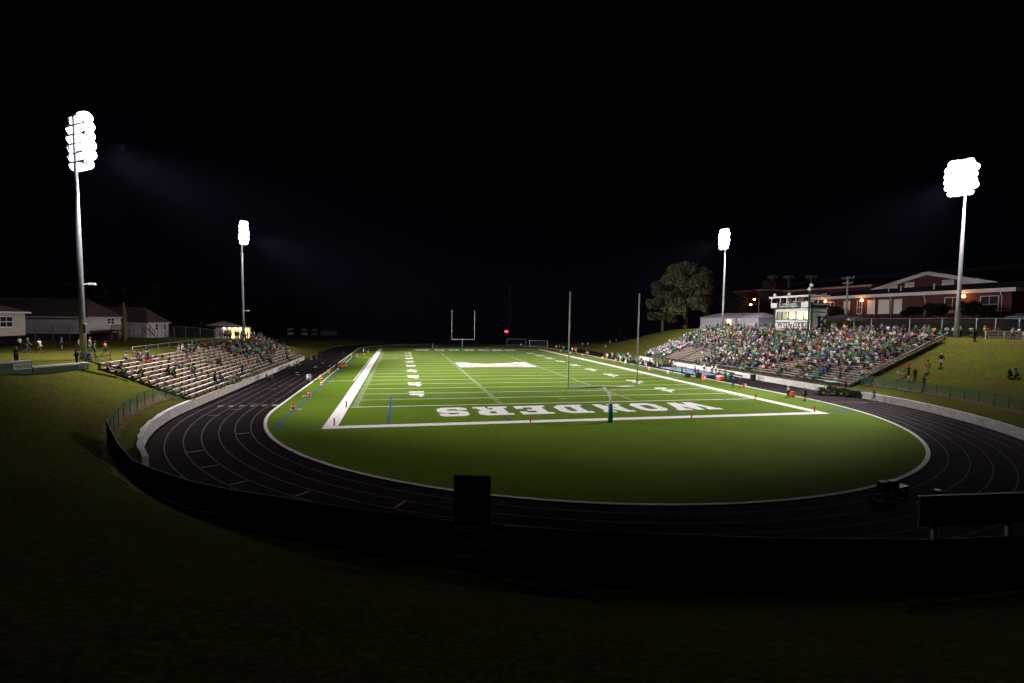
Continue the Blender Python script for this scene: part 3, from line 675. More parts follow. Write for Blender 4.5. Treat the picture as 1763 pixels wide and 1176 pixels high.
# ================================================================ BLEACHERS
alu = mat('bench_plank', (.62, .56, .52), .6, scale=3, var=.12, stretch=(1, .15, 1)); tan = mat('tan_board', (.46, .33, .20), .8, scale=2, var=.3)
woodg = mat('weathered_plank', (.33, .27, .225), .8, scale=3, var=.28, stretch=(1, .2, 1)); plk = mat('worn_plank', (.48, .41, .35), .8, scale=3, var=.22, stretch=(1, .2, 1)); woodd = mat('shaded_board', (.15, .115, .095), .9, scale=3, var=.3); ugly = mat('under_dark', (.07, .055, .045), .9)  # riser and footboards darkened to paint the shaded gaps between planks
def seat_pos(side, i):
    return (-15.4-.70*i, 1.32+.29*i) if side < 0 else (65.3+.70*i, 1.45+.29*i)
def bleachers(side, n, y0, y1, aisles, label, bm_, rm_):
    x0, z0 = seat_pos(side, 0); o0 = (x0, y0, z0-.6); t = thing('bleachers', label, 'bleachers', o0)
    segs = []; y = y0
    for a in aisles: segs.append((y, a-.6)); y = a+.6
    segs.append((y, y1))
    for i in range(n):
        x, z = seat_pos(side, i)
        mb = MB()
        for a, b in segs: mb.box((x, (a+b)/2, z), (.27, b-a, .05))
        row = mb.build('bench', bm_, t, off=o0)
        mb = MB()
        for a, b in segs:
            pass
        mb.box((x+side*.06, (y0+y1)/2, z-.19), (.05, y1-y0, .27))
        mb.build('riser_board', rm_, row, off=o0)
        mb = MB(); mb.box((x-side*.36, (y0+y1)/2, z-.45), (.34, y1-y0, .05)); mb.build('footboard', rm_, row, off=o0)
    if True:
        mb = MB()
        nb = int((y1-y0)/1.85)
        for k in range(nb+1):
            yy = min(y0+.04+1.85*k, y1-.05); xa, za = seat_pos(side, 0); xb, zb = seat_pos(side, n-1)
            mb.span((xa, yy, za-.52), (xb, yy, zb-.52), .08, .12)
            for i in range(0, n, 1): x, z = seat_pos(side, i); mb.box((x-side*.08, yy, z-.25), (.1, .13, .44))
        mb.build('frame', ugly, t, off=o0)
    for a in aisles:
        for i in range(n):
            x, z = seat_pos(side, i); mb = MB(); mb.box((x+side*.02, a, z-.28), (.62, 1.12, .06)); mb.box((x-side*.28, a, z-.43), (.04, 1.12, .26))
            s = mb.build('aisle_step', grn_d, t, off=o0)
    return t
AL, AR = [22, 34, 46, 58], [20, 31, 42, 53, 62]
NL, NR_ = 12, 24
t = bleachers(-1, NL, 10.4, 68, AL, 'long white and tan bleachers with green aisle steps on the left bank', alu, tan)
o0 = tuple(t.location)
def rail(parent, pts, hs, m, name='railing', post_every=1, r_=.03, o0=o0):
    mb = MB()
    for h in hs: mb.tube([(x, y, z+h) for x, y, z in pts], r_, 6)
    for p in pts[::post_every]: mb.tube([p, (p[0], p[1], p[2]+max(hs))], r_*.95, 6)
    return mb.build(name, m, parent, True, off=o0)
rail(t, [(-14.9, 10.6+2.87*k, .85) for k in range(21)], [.95, .5], grn_d)
rail(t, [(seat_pos(-1, i)[0], 10.3, seat_pos(-1, i)[1]-.5) for i in range(0, 12)], [1.05], grn_d)
rail(t, [(-24.2, 19+3.0*k, 4.55) for k in range(11)], [1.1, .55], galv); rail(t, [(-24.2, 9.6+2.5*k, 4.55) for k in range(3)], [1.1, .5], grn_d)
# sloping ramp at near corner
mb = MB(); mb.span((-23.6, 8.6, 5.1), (-21.4, 9.9, 4.2), .5, .12); mb.span((-23.6, 8.3, 5.9), (-21.4, 9.6, 4.9), .05, .05, 1); mb.span((-23.6, 8.3, 5.5), (-21.4, 9.6, 4.5), .05, .05, 1); mb.build('ramp', [steel_dk, galv], t, off=o0)
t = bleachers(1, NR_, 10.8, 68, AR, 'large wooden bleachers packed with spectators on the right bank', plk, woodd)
o0 = tuple(t.location)
rail(t, [(64.75, 11+2.95*k, .85) for k in range(20)], [.95, .5], grn_d, o0=o0)
whr = mat('white_rail', (.62, .6, .58), .45)
mb = MB()
xa, za = seat_pos(1, 3); xb, zb = seat_pos(1, 23)
for h in (.95, .45): mb.span((xa, 10.5, za+h-.4), (xb, 10.5, zb+h-.4), .06, .14)
mb.build('end_rail', whr, t, off=o0)
mb = MB()
for i in range(3, 24, 4): x, z = seat_pos(1, i); mb.tube([(x, 10.62, z-.5), (x, 10.62, z+.6)], .04, 6)
mb.build('end_rail_posts', grn_d, t, off=o0)
rail(t, [(82.6, 11+3.0*k, 8.0) for k in range(20)], [1.0, .5], grn_d, o0=o0)

# ================================================================ BUILDINGS ON THE RIGHT
brick = mat('brick', (.068, .028, .028), .85, scale=5, var=.25, detail=8); fascia = mat('fascia', (.50, .46, .45), .6); roofm = mat('dark_roof', (.025, .025, .028), .85, scale=3, var=.2)
glass_d = mat('dark_glass', (.02, .02, .025), .12); blind = mat('window_blind', (.42, .40, .36), .6); stone = mat('pale_stone', (.5, .46, .43), .8)
def window(parent, c, w_, h_, axis='x', fr=fascia, pane=blind, o0=(0, 0, 0), depth=.1, mull=1):
    """axis x: window in a plane of constant x facing -x ; axis y: constant y facing -y"""
    f = MB(); p = MB()
    def bx(mb, a, z, aw_, zh, d): mb.box((c[0]-(d if axis == 'x' else 0)+(a if axis == 'y' else 0), c[1]+(a if axis == 'x' else 0)-(d if axis == 'y' else 0), c[2]+z), (depth, aw_, zh) if axis == 'x' else (aw_, depth, zh))
    bx(f, 0, h_/2+.06, w_+.24, .12, .03); bx(f, 0, -h_/2-.06, w_+.24, .12, .05); bx(f, -w_/2-.06, 0, .12, h_, .03); bx(f, w_/2+.06, 0, .12, h_, .03)
    bx(f, 0, 0, w_, .07, .035)
    for k in range(1, mull): bx(f, -w_/2+w_*k/mull, 0, .06, h_-.004, .038)
    bx(p, 0, 0, w_-.004, h_-.004, .0)
    fo = f.build('window', fr, parent, off=o0); p.build('pane', pane, fo, off=o0); return fo
GZ = 10.6
# low front wing
O = (121, 28, GZ); t = thing('school_wing', 'long low brick school wing with pale fascia behind the right bleachers', 'building', O)
mb = MB(); mb.box((125, 51, GZ+3.2), (8, 46, 6.4)); mb.build('wall', brick, t, off=O)
mb = MB(); mb.quad([(120.2, 27, 17.15), (120.2, 75, 17.15), (129, 75, 19.2), (129, 27, 19.2)]); mb.quad([(129.3, 75, 19.2), (129.3, 75, 16.9), (129.3, 27, 16.9), (129.3, 27, 19.2)]); mb.build('roof', roofm, t, off=O)
mb = MB(); mb.box((120.15, 51, 16.95), (.25, 48.4, .75)); mb.box((124.6, 26.9, 16.95), (9, .2, .7)); mb.build('fascia', fascia, t, off=O)
for k, (u, w_, pn) in enumerate([(1500, 1.7, 1), (1522, 2.6, 1), (1546, 1.7, 1), (1640, 3.0, 0), (1703, 3.0, 0), (1430, 2.2, 0), (1458, 1.6, 1), (1480, 1.2, 0)]):
    y = onX(u, 530, 121).y; window(t, (120.97, y, 14.2), w_, 3.2, 'x', fascia, blind if pn else glass_d, O, mull=2)
for u in (1506, 1534, 1592, 1724):
    y = onX(u, 530, 120.8).y; mb = MB(); mb.tube([(120.25, y, 16.5), (120.8, y, 15.7), (120.8, y, GZ)], .09, 6); mb.build('downpipe', fascia, t, off=O)
for u in (1530, 1551, 1608):
    y = onX(u, 500, 124).y; mb = MB(); mb.tube([(124, y, 17.6), (124, y, 19.3)], .16, 6); mb.build('vent_pipe', stone, t, off=O)
mb = MB(); mb.box((120.93, 39, 12.9), (.1, 22, .25)); mb.build('string_course', stone, t, off=O)
# low wing's small porch end
# gym with gable
O = (131, 38, GZ); t = thing('gymnasium', 'brick gymnasium with wide pale gable rising behind the low school wing', 'building', O)
g0, g1, gm = onX(1512, 492, 131), onX(1704, 484, 131), onX(1598, 471, 131)
ya, yb, ym, za, zm = g1.y, g0.y, gm.y, min(g0.z, g1.z)-.3, gm.z
mb = MB(); mb.v = []; prof = [(ya, GZ), (yb, GZ), (yb, za), (ym, zm-.3), (ya, za)]
mb.quad([(131, y, z) for y, z in prof][::-1]); mb.quad([(150, y, z) for y, z in prof])
for (a, b) in zip(prof, prof[1:]+prof[:1]): mb.quad([(131, *a), (131, *b), (150, *b), (150, *a)])
mb.build('wall', brick, t, off=O)
mb = MB()
for a, b in (((yb+1.6, za-.35), (ym, zm+.1)), ((ym, zm+.1), (ya-1.6, za-.35))): mb.span((130.7, a[0], a[1]), (130.7, b[0], b[1]), .5, .85)
mb.build('fascia', fascia, t, off=O)
mb = MB()
for a, b in (((yb+1.6, za+.15), (ym, zm+.6)), ((ym, zm+.6), (ya-1.6, za+.15))): mb.quad([(130.5, *a), (130.5, *b), (151, *b), (151, *a)])
mb.build('roof', roofm, t, off=O)
for u, v, w_ in ((1535, 494, 2.9), (1566, 491, 2.1), (1632, 487, 2.3), (1669, 485, 3.6)):
    p = onX(u, v, 130.95); window(t, (130.97, p.y, p.z), w_, 1.2, 'x', fascia, blind, O)
# tall rear wing
O = (137, 75, GZ); t = thing('classroom_block', 'tall dark brick school block with upper windows behind the press box', 'building', O)
e0, e1 = onX(1324, 496, 137), onX(1500, 503, 137); ht = (e0.z+e1.z)/2
mb = MB(); mb.box((142, (e0.y+e1.y)/2, (ht+GZ)/2), (10, e0.y-e1.y, ht-GZ)); mb.build('wall', brick, t, off=O)
mb = MB(); mb.box((136.7, (e0.y+e1.y)/2, ht+.15), (.5, e0.y-e1.y+.8, .5)); mb.build('fascia', mat('pinkish_fascia', (.42, .26, .24), .7), t, off=O)
mb = MB(); mb.box((142.3, (e0.y+e1.y)/2, ht+.5), (11.2, e0.y-e1.y+.8, .25)); mb.build('roof', roofm, t, off=O)
for u in (1339, 1359, 1380, 1399, 1419, 1438): p = onX(u, 504, 137); window(t, (136.97, p.y, ht-2.6), 2.4, 2.4, 'x', brick, blind, O)
c = onX(1316, 490, 136); mb = MB(); mb.box((138, c.y, (c.z+1.4+GZ)/2), (3, 3.6, c.z+1.4-GZ)); mb.build('chimney', brick, t, off=O)
for u in (1330, 1358, 1397): p = onX(u, 477, 150); mb = MB(); mb.box((150, p.y, p.z), (2.2, 3.2, 1.1)); mb.tube([(150, p.y, p.z-4), (150, p.y, p.z)], .4, 6); mb.build('roof_vent', mat('vent_grey', (.14, .14, .15), .7), t, off=O)
# left brick block
O = (128, 112, GZ); t = thing('annex_building', 'dim brick annex with flat roof between the big tree and the street lamps', 'building', O)
e0, e1 = onX(1212, 511, 128), onX(1312, 500, 128); ht = e1.z
mb = MB(); mb.box((134, (e0.y+e1.y)/2, (ht+GZ)/2), (12, e0.y-e1.y, ht-GZ)); mb.build('wall', brick, t, off=O)
mb = MB(); mb.box((134, (e0.y+e1.y)/2, ht+.2), (12.8, e0.y-e1.y+.8, .5)); mb.build('fascia', mat('dim_fascia', (.25, .2, .2), .7), t, off=O)
for u in (1255, 1282): p = onX(u, 512, 128); window(t, (127.97, p.y, ht-3.6), 2.6, 2.4, 'x', fascia, glass_d, O, mull=2)
p = onX(1276, 525, 126.5); mb = MB(); mb.box((126.5, p.y, p.z), (3, 6.2, .8)); mb.build('canopy', mat('canopy_fascia', (.62, .42, .2), .6), t, off=O)
l = lamp('canopy_lamp', 'POINT', (124, p.y, p.z+.6), 200, (1, .45, .12), shadow_soft_size=.3)
# white shed
O = (90, 82, 8.0); t = thing('field_house', 'low white field house with grey hipped roof behind the far end of the right bleachers', 'building', O)
a, b, c = onX(1206, 549, 90), onX(1262, 549, 90), onX(1306, 549, 90); zr = onX(1225, 547, 90).z
mb = MB(); mb.box((94, (a.y+c.y)/2, 8+(zr-8)/2), (8, a.y-c.y, zr-8)); mb.build('wall', mat('white_siding', (.36, .34, .38), .8, scale=2, var=.08), t, off=O)
mb = MB(); x0, x1, ya, yb = 89.5, 98.5, c.y-.5, a.y+.5
mb.quad([(x0, ya, zr), (x0, yb, zr), (94, yb-3.5, zr+1.3), (94, ya+3.5, zr+1.3)]); mb.quad([(x0, yb, zr), (x1, yb, zr), (94, yb-3.5, zr+1.3)]); mb.quad([(x1, yb, zr), (x1, ya, zr), (94, ya+3.5, zr+1.3), (94, yb-3.5, zr+1.3)]); mb.quad([(x1, ya, zr), (x0, ya, zr), (94, ya+3.5, zr+1.3)])
mb.build('roof', mat('shed_roof', (.28, .25, .28), .8), t, off=O)
p = onX(1255, 550, 89.9); mb = MB(); mb.box((89.95, p.y, zr-1.1), (.1, 1.7, 1.3)); mb.build('window', mat('lit_window', (1, .86, .45), .5, emit=1.0), t, off=O)

# ---- press box
PX, PY0, PY1, PZ = 84.4, 37.6, 47.3, 8.0
O = (PX, PY0, PZ); t = thing('press_box', 'two storey white and green press box lettered WONDERS above the right bleachers', 'press box', O)
wh = mat('press_white', (.72, .70, .68), .7, scale=2, var=.05); sig = mat('sign_green', (.004, .045, .028), .5); lit = mat('lit_interior', (1, .95, .60), .8, emit=.75)
zA, zB, zC, zD, zE = 9.55, 10.55, 12.1, 12.85, 15.15   # sill band / window bottom / window top / deck / roof
XB = 87.4
mb = MB()  # lower storey front wall in pieces round the window band
mb.box((PX, (PY0+PY1)/2, (PZ+zB)/2), (.2, PY1-PY0, zB-PZ)); mb.box((PX, (PY0+PY1)/2, (zC+zD-.15)/2), (.2, PY1-PY0, zD-.15-zC))
mb.box((PX, PY0+.2, (zB+zC)/2), (.2, .4, zC-zB)); mb.box((PX, PY1-.2, (zB+zC)/2), (.2, .4, zC-zB))
mb.box(((PX+XB)/2, PY0, (PZ+zD-.15)/2), (XB-PX-.2, .2, zD-.15-PZ)); mb.box(((PX+XB)/2, PY1, (PZ+zD-.15)/2), (XB-PX-.2, .2, zD-.15-PZ)); mb.box((XB, (PY0+PY1)/2, (PZ+zD-.15)/2), (.2, PY1-PY0+.2, zD-.15-PZ))
mb.build('wall', wh, t, off=O)
mb = MB(); mb.box((XB-.25, (PY0+PY1)/2, (zB+zC)/2), (.1, PY1-PY0-.5, zC-zB+.6)); mb.build('back_wall', lit, t, off=O)
mb = MB(); mb.box((XB-.36, PY0+1.6, (zB+zC)/2+.2), (.08, 1.4, .9)); mb.build('chalkboard', mat('chalk', (.08, .14, .07), .7), t, off=O)
mb = MB()
for y in (PY0+.4, PY0+2.1, PY0+4.1, PY0+6.1, PY0+7.9, PY1-.4): mb.box((PX-.02, y, (zB+zC)/2), (.22, .09, zC-zB))
mb.build('mullion', sig, t, off=O)
mb = MB(); mb.box((PX-.12, (PY0+PY1)/2, zB-.12), (.1, PY1-PY0+.1, .16)); mb.box((PX-.12, (PY0+PY1)/2, zB-.66), (.06, PY1-PY0+.1, .16)); mb.box(((PX+XB)/2, PY0-.12, zD-.85), (XB-PX, .06, .16)); mb.build('trim', sig, t, off=O)
mb = MB(); mb.box((PX-.14, (PY0+PY1)/2, zB-.5), (.06, 1.1, .9)); mb.build('plaque', wh, t, off=O)
for px_, py_, z0_, z1_ in ((PX-.25, PY1+.08, PZ, zD-.1), (PX-.25, PY0-.08, PZ, zD-.1), (PX-1.4, PY0-.6, PZ-.6, zE+1.2)):
    mb = MB(); mb.box((px_, py_, (z0_+z1_)/2), (.24, .24, z1_-z0_)); mb.build('corner_post', sig, t, off=O)
mb = MB(); add_geo(mb, fit_text('WONDERS', 8.2, .84, .035, 1.3), lambda p: Vector((PX-.135, (PY0+PY1)/2+.1-p.x, 9.38+p.y))); mb.build('lettering', mat('letter_black', (.01, .03, .02), .6), t, off=O)
mb = MB(); add_geo(mb, GEO['K'], lambda p: Vector((PX+1.0+p.x*2.4, PY0-.14, 8.9+p.y*2.3))); mb.build('letter_k', sig, t, off=O)
# deck
mb = MB(); mb.box(((PX+XB)/2-.4, (PY0+PY1)/2, zD), (XB-PX+.9, PY1-PY0+.8, .18)); mb.build('deck', sig, t, off=O)
DX, DY0, DY1 = PX-.9, PY0-.4, PY1+.4
mb = MB(); mb.box((DX-.02, DY1-.85, zD+.6), (.1, 1.7, 1.05)); mb.build('white_panel', wh, t, off=O); mb = MB(); mb.box((DX-.02, DY0+1.15, zD+.62), (.1, 2.2, 1.15)); mb.build('white_panel', wh, t, off=O)
mb = MB(); mb.box((DX+.02, (DY0+DY1)/2+.2, zD+.55), (.08, DY1-DY0-4.4, 1.0)); mb.box(((DX+XB)/2+.3, DY0+.04, zD+.5), (XB-DX-.4, .08, .95)); rr_ = mb.build('green_panel', sig, t, off=O)
mb = MB(); add_geo(mb, fit_text('KANNAPOLIS', 3.6, .38, .03, 1.3), lambda p: Vector((DX-.03, (DY0+DY1)/2+.2-p.x, zD+.80+p.y))); add_geo(mb, fit_text('MEMORIAL STADIUM', 5.0, .36, .03, 1.3), lambda p: Vector((DX-.03, (DY0+DY1)/2+.3-p.x, zD+.34+p.y)))
mb.build('lettering', wh, t, off=O)
mb = MB()
for k in range(5): mb.quad([(DX+.9+k*.75+.42*math.cos(a), DY0-.012, zD+.62+.2*math.sin(a)) for a in [j*math.pi/4 for j in range(5)]])
mb.build('garland', wh, t, off=O)
mb = MB()
for y in (DY1-.05, DY1-2.5, DY1-4.4, DY1-6.8, DY0+.15):
    mb.box((DX+.04, y, (zD+zE)/2+.1), (.14, .14, zE-zD-.1))
for x in (DX+1.9, XB): mb.box((x, DY0+.1, (zD+zE)/2+.1), (.14, .14, zE-zD-.1))
for y in (DY1-.6, (DY0+DY1)/2, DY0+.8): mb.box((XB, y, (zD+zE)/2+.1), (.12, .12, zE-zD-.1))
mb.build('roof_post', wh, t, off=O)
mb = MB(); mb.box(((DX+XB)/2, (DY0+DY1)/2, zE+.12), (XB-DX+.7, DY1-DY0+.7, .16)); mb.box((DX-.28, (DY0+DY1)/2, zE), (.1, DY1-DY0+.7, .38)); mb.box(((DX+XB)/2, DY0-.31, zE), (XB-DX+.5, .1, .38)); mb.build('roof', wh, t, off=O)
for x, y in ((DX+.3, DY1-.7), (DX+.6, (DY0+DY1)/2+.8), (PX-1.35, PY0-.6), (PX-1.2, PY0-.9)):
    z0_ = zE+.2 if y > PY0 else zE+.9+(.75 if y == PY0-.9 else 0); mb = MB(); mb.tube([(x, y, z0_), (x, y, z0_+.35), (x-.25, y-.1, z0_+.35)], [.12, .3, .34], 10); mb.build('horn_speaker', mat('pale_grey', (.5, .48, .46), .6), t, off=O)
lamp('press_box_ceiling_lamp', 'POINT', (PX+2, (PY0+PY1)/2, zC-.1), 160, (1, .95, .65), shadow_soft_size=.5)

# canopy tent
tp = onX(1450, 541, 96); t = thing('canopy_tent', 'pale pop-up canopy tent right of the press box', 'tent', (96, tp.y, 9.0))
mb = MB(); hz = tp.z-9.0; hw = 3.9
for a, b in (((-1, -1), (1, -1)), ((1, -1), (1, 1)), ((1, 1), (-1, 1)), ((-1, 1), (-1, -1))):
    mb.quad([(a[0]*2, a[1]*hw, hz-1.0), (b[0]*2, b[1]*hw, hz-1.0), (0, 0, hz)]); mb.quad([(a[0]*2, a[1]*hw, hz-1.35), (b[0]*2, b[1]*hw, hz-1.35), (b[0]*2, b[1]*hw, hz-1.0), (a[0]*2, a[1]*hw, hz-1.0)])
mb.build('canopy', mat('tent_fabric', (.45, .42, .5), .8), t)
for a in (-1, 1):
    for b in (-1, 1): mb = MB(); mb.tube([(a*1.95, b*(hw-.05), 0), (a*1.95, b*(hw-.05), hz-1.2)], .04, 6); mb.build('leg', galv, t)
# street lamps
sod = mat('sodium_lamp', (1.0, .42, .10), .5, emit=22)
def street_lamp(label, p, zg, arms, watts=300):
    t = thing('street_lamp', label, 'street lamp', (p.x, p.y, zg), group='orange street lamps by the school'); hh = p.z-zg
    mb = MB(); mb.tube([(0, 0, 0), (0, 0, hh+.1)], [.14, .1], 8); mb.build('pole', mat('brown_pole', (.22, .15, .1), .8), t)
    for ay, dz in arms:
        mb = MB(); mb.tube([(0, 0, hh+dz), (-.1, ay, hh+dz+.15)], .05, 6); a = mb.build('arm', steel_dk, t); mb = MB(); mb.ball((-.15, ay, hh+dz), .34, 10, 7, sc=(1, 1, .8)); mb.build('globe', sod, a, True)
        lamp('sodium_lamp_light', 'POINT', (p.x-.7, p.y+ay, p.z+dz-.1), watts, (1, .42, .1), shadow_soft_size=.4)
p = onX(1307, 514, 112); street_lamp('wooden pole carrying two orange lamps left of the press box', p, GZ, [(1.9, -.2), (3.4, -1.75)], 260)
for u, v, X, lb in ((1484, 517, 120.3, 'orange wall lamp glowing under the eave of the long school wing'), (1420, 519, 120.3, 'orange wall lamp glowing behind the right edge of the press box'), (1659, 510, 120.3, 'orange wall lamp half hidden behind the near right floodlight pole')):
    p = onX(u, v, X); mb = MB(); mb.ball((0, 0, 0), .34, 10, 7); o = mb.build('wall_lamp', sod, smoothed=True); o.location = p; tag(o, lb, 'wall lamp', 'orange wall lamps on the school')
    lamp('sodium_lamp_light', 'POINT', (p.x-.9, p.y, p.z), 170, (1, .42, .1), shadow_soft_size=.3)
# utility pole
p = onX(1460, 476, 113); t = thing('utility_pole', 'tall wooden utility pole with crossarm and insulators right of the press box', 'utility pole', (113, p.y, GZ), 0); hh = p.z-GZ
mb = MB(); mb.tube([(0, 0, 0), (0, 0, hh)], [.24, .15], 8); mb.build('pole', mat('pole_wood', (.30, .27, .28), .85), t)
for dz, w_ in ((.5, 3.2), (1.7, 2.6)):
    mb = MB(); mb.box((0, 0, hh-dz), (.15, w_, .15)); a = mb.build('crossarm', mat('pole_wood', ()), t)
    for k in (-1, -.35, .35, 1): mb = MB(); mb.tube([(0, k*w_/2, hh-dz+.08), (0, k*w_/2, hh-dz+.45)], .09, 6); mb.build('insulator', galv, a)
# overhead wires
for k, dz in enumerate((.0, .45)):
    a = Vector((113, p.y, p.z-dz)); b = Vector((121, 130, p.z+3-dz)); c = Vector((118, -30, p.z+2.5-dz)); mb = MB()
    for s_, e_ in ((a, b), (a, c)): mb.tube([s_.lerp(e_, q/12)-Vector((0, 0, 1.6*math.sin(math.pi*q/12))) for q in range(13)], .035, 4)
    o = mb.build('overhead_wire', steel_dk, off=a); o.location = a; tag(o, ('upper' if k == 0 else 'lower')+' overhead wire strung from the utility pole by the press box', 'wire')

# white plank fence top right
p0, p1 = pick(1697, 583), pick(1763, 585); d = (p1-p0); d.z = 0; d.normalize(); t = thing('plank_fence', 'white three-rail plank fence on top of the right grass slope', 'fence', p0)
Lf = 16
for h in (.22, .62, .98): mb = MB(); a = Vector((0, 0, h)); b = d*Lf+Vector((0, 0, h)); mb.span(a, b, .06, .34 if h < .3 else .2); mb.build('rail', wpaint, t)
for k in range(8): mb = MB(); q = d*(Lf*k/7); mb.box((q.x, q.y, .5), (.14, .14, 1.1)); mb.build('post', wpaint, t)
# tall dark fence behind walkway on the right
pts = [(onX(u, 560, 93).x, onX(u, 560, 93).y) for u in (1470, 1500, 1566, 1622, 1681, 1714, 1755, 1800)]
fence('tall grey chain-link fence behind the walkway at the top right', pts, 2.9, galv, mat('dark_mesh', (.02, .02, .022), .9, alpha=.55), post_r=.07)

# parked vehicle at far right
p = onX(1740, 536, 108)
t = thing('parked_car', 'dark parked car partly seen at the right edge behind the school', 'car', (108, p.y-2, 10.6), R(88))
carp = mat('dark_car', (.02, .025, .04), .3, coat=.6)
mb = MB(); mb.box((0, 0, .62), (4.6, 1.8, .62)); mb.box((-.1, 0, 1.15), (2.5, 1.6, .55), taper=.8); mb.build('body', carp, t)
for x in (-1.4, 1.45):
    for s in (-1, 1): mb = MB(); mb.tube([(x, s*.78, .33), (x, s*.95, .33)], .33, 12); mb.build('wheel', black, t)
for s in (-1, 1): mb = MB(); mb.ball((2.3, s*.62, .68), .16, 8, 6); mb.build('headlight', wpaint, t)

# ================================================================ LEFT SIDE BUILDINGS
cream = mat('cream_siding', (.60, .54, .42), .8, scale=1, var=.05); whs = mat('house_white', (.62, .58, .62), .8, scale=1, var=.06); shing = mat('shingles', (.10, .065, .062), .9, scale=4, var=.2)
under = mat('crawlspace_shade', (.012, .01, .009), .95); lattice = mat('brown_lattice', (.12, .05, .04), .9, scale=3, var=.3)
def house(label, x0, x1, y, yb, zf, ze, zr, wallm, ridge='x', wins=(), over=.6, zg=None):
    zg = zg if zg is not None else H(x1, y); O = (x1, y, zg); t = thing('house', label, 'house', O)
    mb = MB(); mb.box(((x0+x1)/2, (y+yb)/2, (zf+ze)/2), (x1-x0, yb-y, ze-zf)); mb.build('wall', wallm, t, off=O)
    mb = MB(); mb.box(((x0+x1)/2, (y+yb)/2, (zg+zf)/2-.1), (x1-x0-.5, yb-y-.5, zf-zg+.18)); mb.build('underfloor_shade', under, t, off=O)  # near-black box paints the dark beneath the raised floor
    mb = MB(); a0, a1, b0, b1 = x0-over, x1+over, y-over, yb+over; ym = (y+yb)/2
    if ridge == 'x':
        mb.quad([(a0, b0, ze), (a1, b0, ze), (a1-3, ym, zr), (a0, ym, zr)]); mb.quad([(a1, b1, ze), (a0, b1, ze), (a0, ym, zr), (a1-3, ym, zr)]); mb.quad([(a1, b0, ze), (a1, b1, ze), (a1-3, ym, zr)]); mb.quad([(a0, b0, ze), (a0, ym, zr), (a0, b1, ze)])
    mb.quad([(a0, b0, ze-.002), (a0, b1, ze-.002), (a1, b1, ze-.002), (a1, b0, ze-.002)])
    mb.build('roof', shing, t, off=O)
    mb = MB(); mb.box(((a0+a1)/2, b0, ze-.1), (a1-a0, .08, .22)); mb.box((a1, ym, ze-.1), (.08, b1-b0-.1, .22)); mb.build('fascia', wpaint if wallm is cream else whs, t, off=O)
    for (wx, wz, ww, wh_) in wins: window(t, (wx, y-.03, wz), ww, wh_, 'y', wpaint, glass_d, O)
    return t, O
def house_x(label, X, u0, u1, ub, vb, ve, xl_u, wallm, rise, wins, zg=None):
    '''house whose lit wall faces +x, from pixel column u0 (near corner) to u1 (far corner)'''
    ya, yb_ = onX(u0, ve, X).y, onX(u1, ve, X).y; zf, ze = onX(u1, vb, X).z, onX(u1, ve, X).z; x0 = xl_u
    t, O = house(label, x0, X, ya, yb_, zf, ze, ze+rise, wallm, over=.45)
    for (u, v, w_, h_) in wins:
        p = onX(u, v, X); f = MB(); 
        f.box((X+.03, p.y, p.z), (.08, w_+.2, h_+.2)); f = f.build('window', wpaint, t, off=O)
        g_ = MB(); g_.box((X+.09, p.y-w_*.25, p.z+h_*.25), (.04, w_*.42, h_*.42)); g_.box((X+.09, p.y+w_*.25, p.z+h_*.25), (.04, w_*.42, h_*.42)); g_.box((X+.09, p.y-w_*.25, p.z-h_*.25), (.04, w_*.42, h_*.42)); g_.box((X+.09, p.y+w_*.25, p.z-h_*.25), (.04, w_*.42, h_*.42)); g_.build('pane', glass_d, f, off=O)
    return t, O
house_x('cream sided house raised on posts at the left edge of the picture', -46, -90, 43, 0, 577, 537, -56, cream, 1.8, [(4, 554, .95, 1.4), (15, 554, .95, 1.4)])
wh_t, WO = house_x('long white house with brown roof and rear deck behind the near left floodlight pole', -47, 147, 208, 0, 572, 546, -64, whs, 3.2, [(187, 553, .9, 1.0), (193, 553, .9, 1.0)])
house_x('small white house with steep brown roof left of the lit shed', -49, 252, 290, 0, 580, 555, -60, whs, 3.4, [(269, 563, 1.0, 1.5), (283, 563, 1.0, 1.3)])
b = Vector((-44.5, 60, 0)); 
dk = thing('deck', 'brown wooden deck on posts in front of the long white house', 'deck', (-45.2, 57.5, H(-45.2, 57.5)), R(90))
dz = onX(180, 571, -44).z-dk.location.z
mb = MB(); mb.box((0, 0, dz), (6.5, 3.2, .2)); mb.build('floor', lattice, dk)
mb = MB()
for h in (.35, .7, 1.05): mb.box((0, -1.58, dz+h), (6.5, .06, .09))
for k in range(8): mb.box((-3.2+.914*k, -1.52, dz+.55), (.08, .06, 1.05))
mb.build('railing', lattice, dk)
for k in range(4): mb = MB(); mb.box((-3+2*k, -1.4, dz/2-.1), (.15, .15, dz)); mb.build('post', lattice, dk)
dk2 = thing('stairs', 'wooden stairs descending from the small white house', 'stairs', (-47.5, 74, H(-47.5, 74)), R(90))
mb = MB()
for k in range(9): mb.box((-.0+k*.45, 0, 2.2-k*.24), (.45, 1.4, .08))
mb.build('treads', lattice, dk2)
mb = MB(); mb.span((-.2, -.7, 3.2), (3.8, -.7, 1.1), .07, .1); mb.span((-.2, -.7, 2.1), (3.8, -.7, 0), .07, .2)
for k in range(6): mb.box((k*.75, -.7, 2.55-k*.4), (.06, .06, 1.1))
mb.build('railing', lattice, dk2)
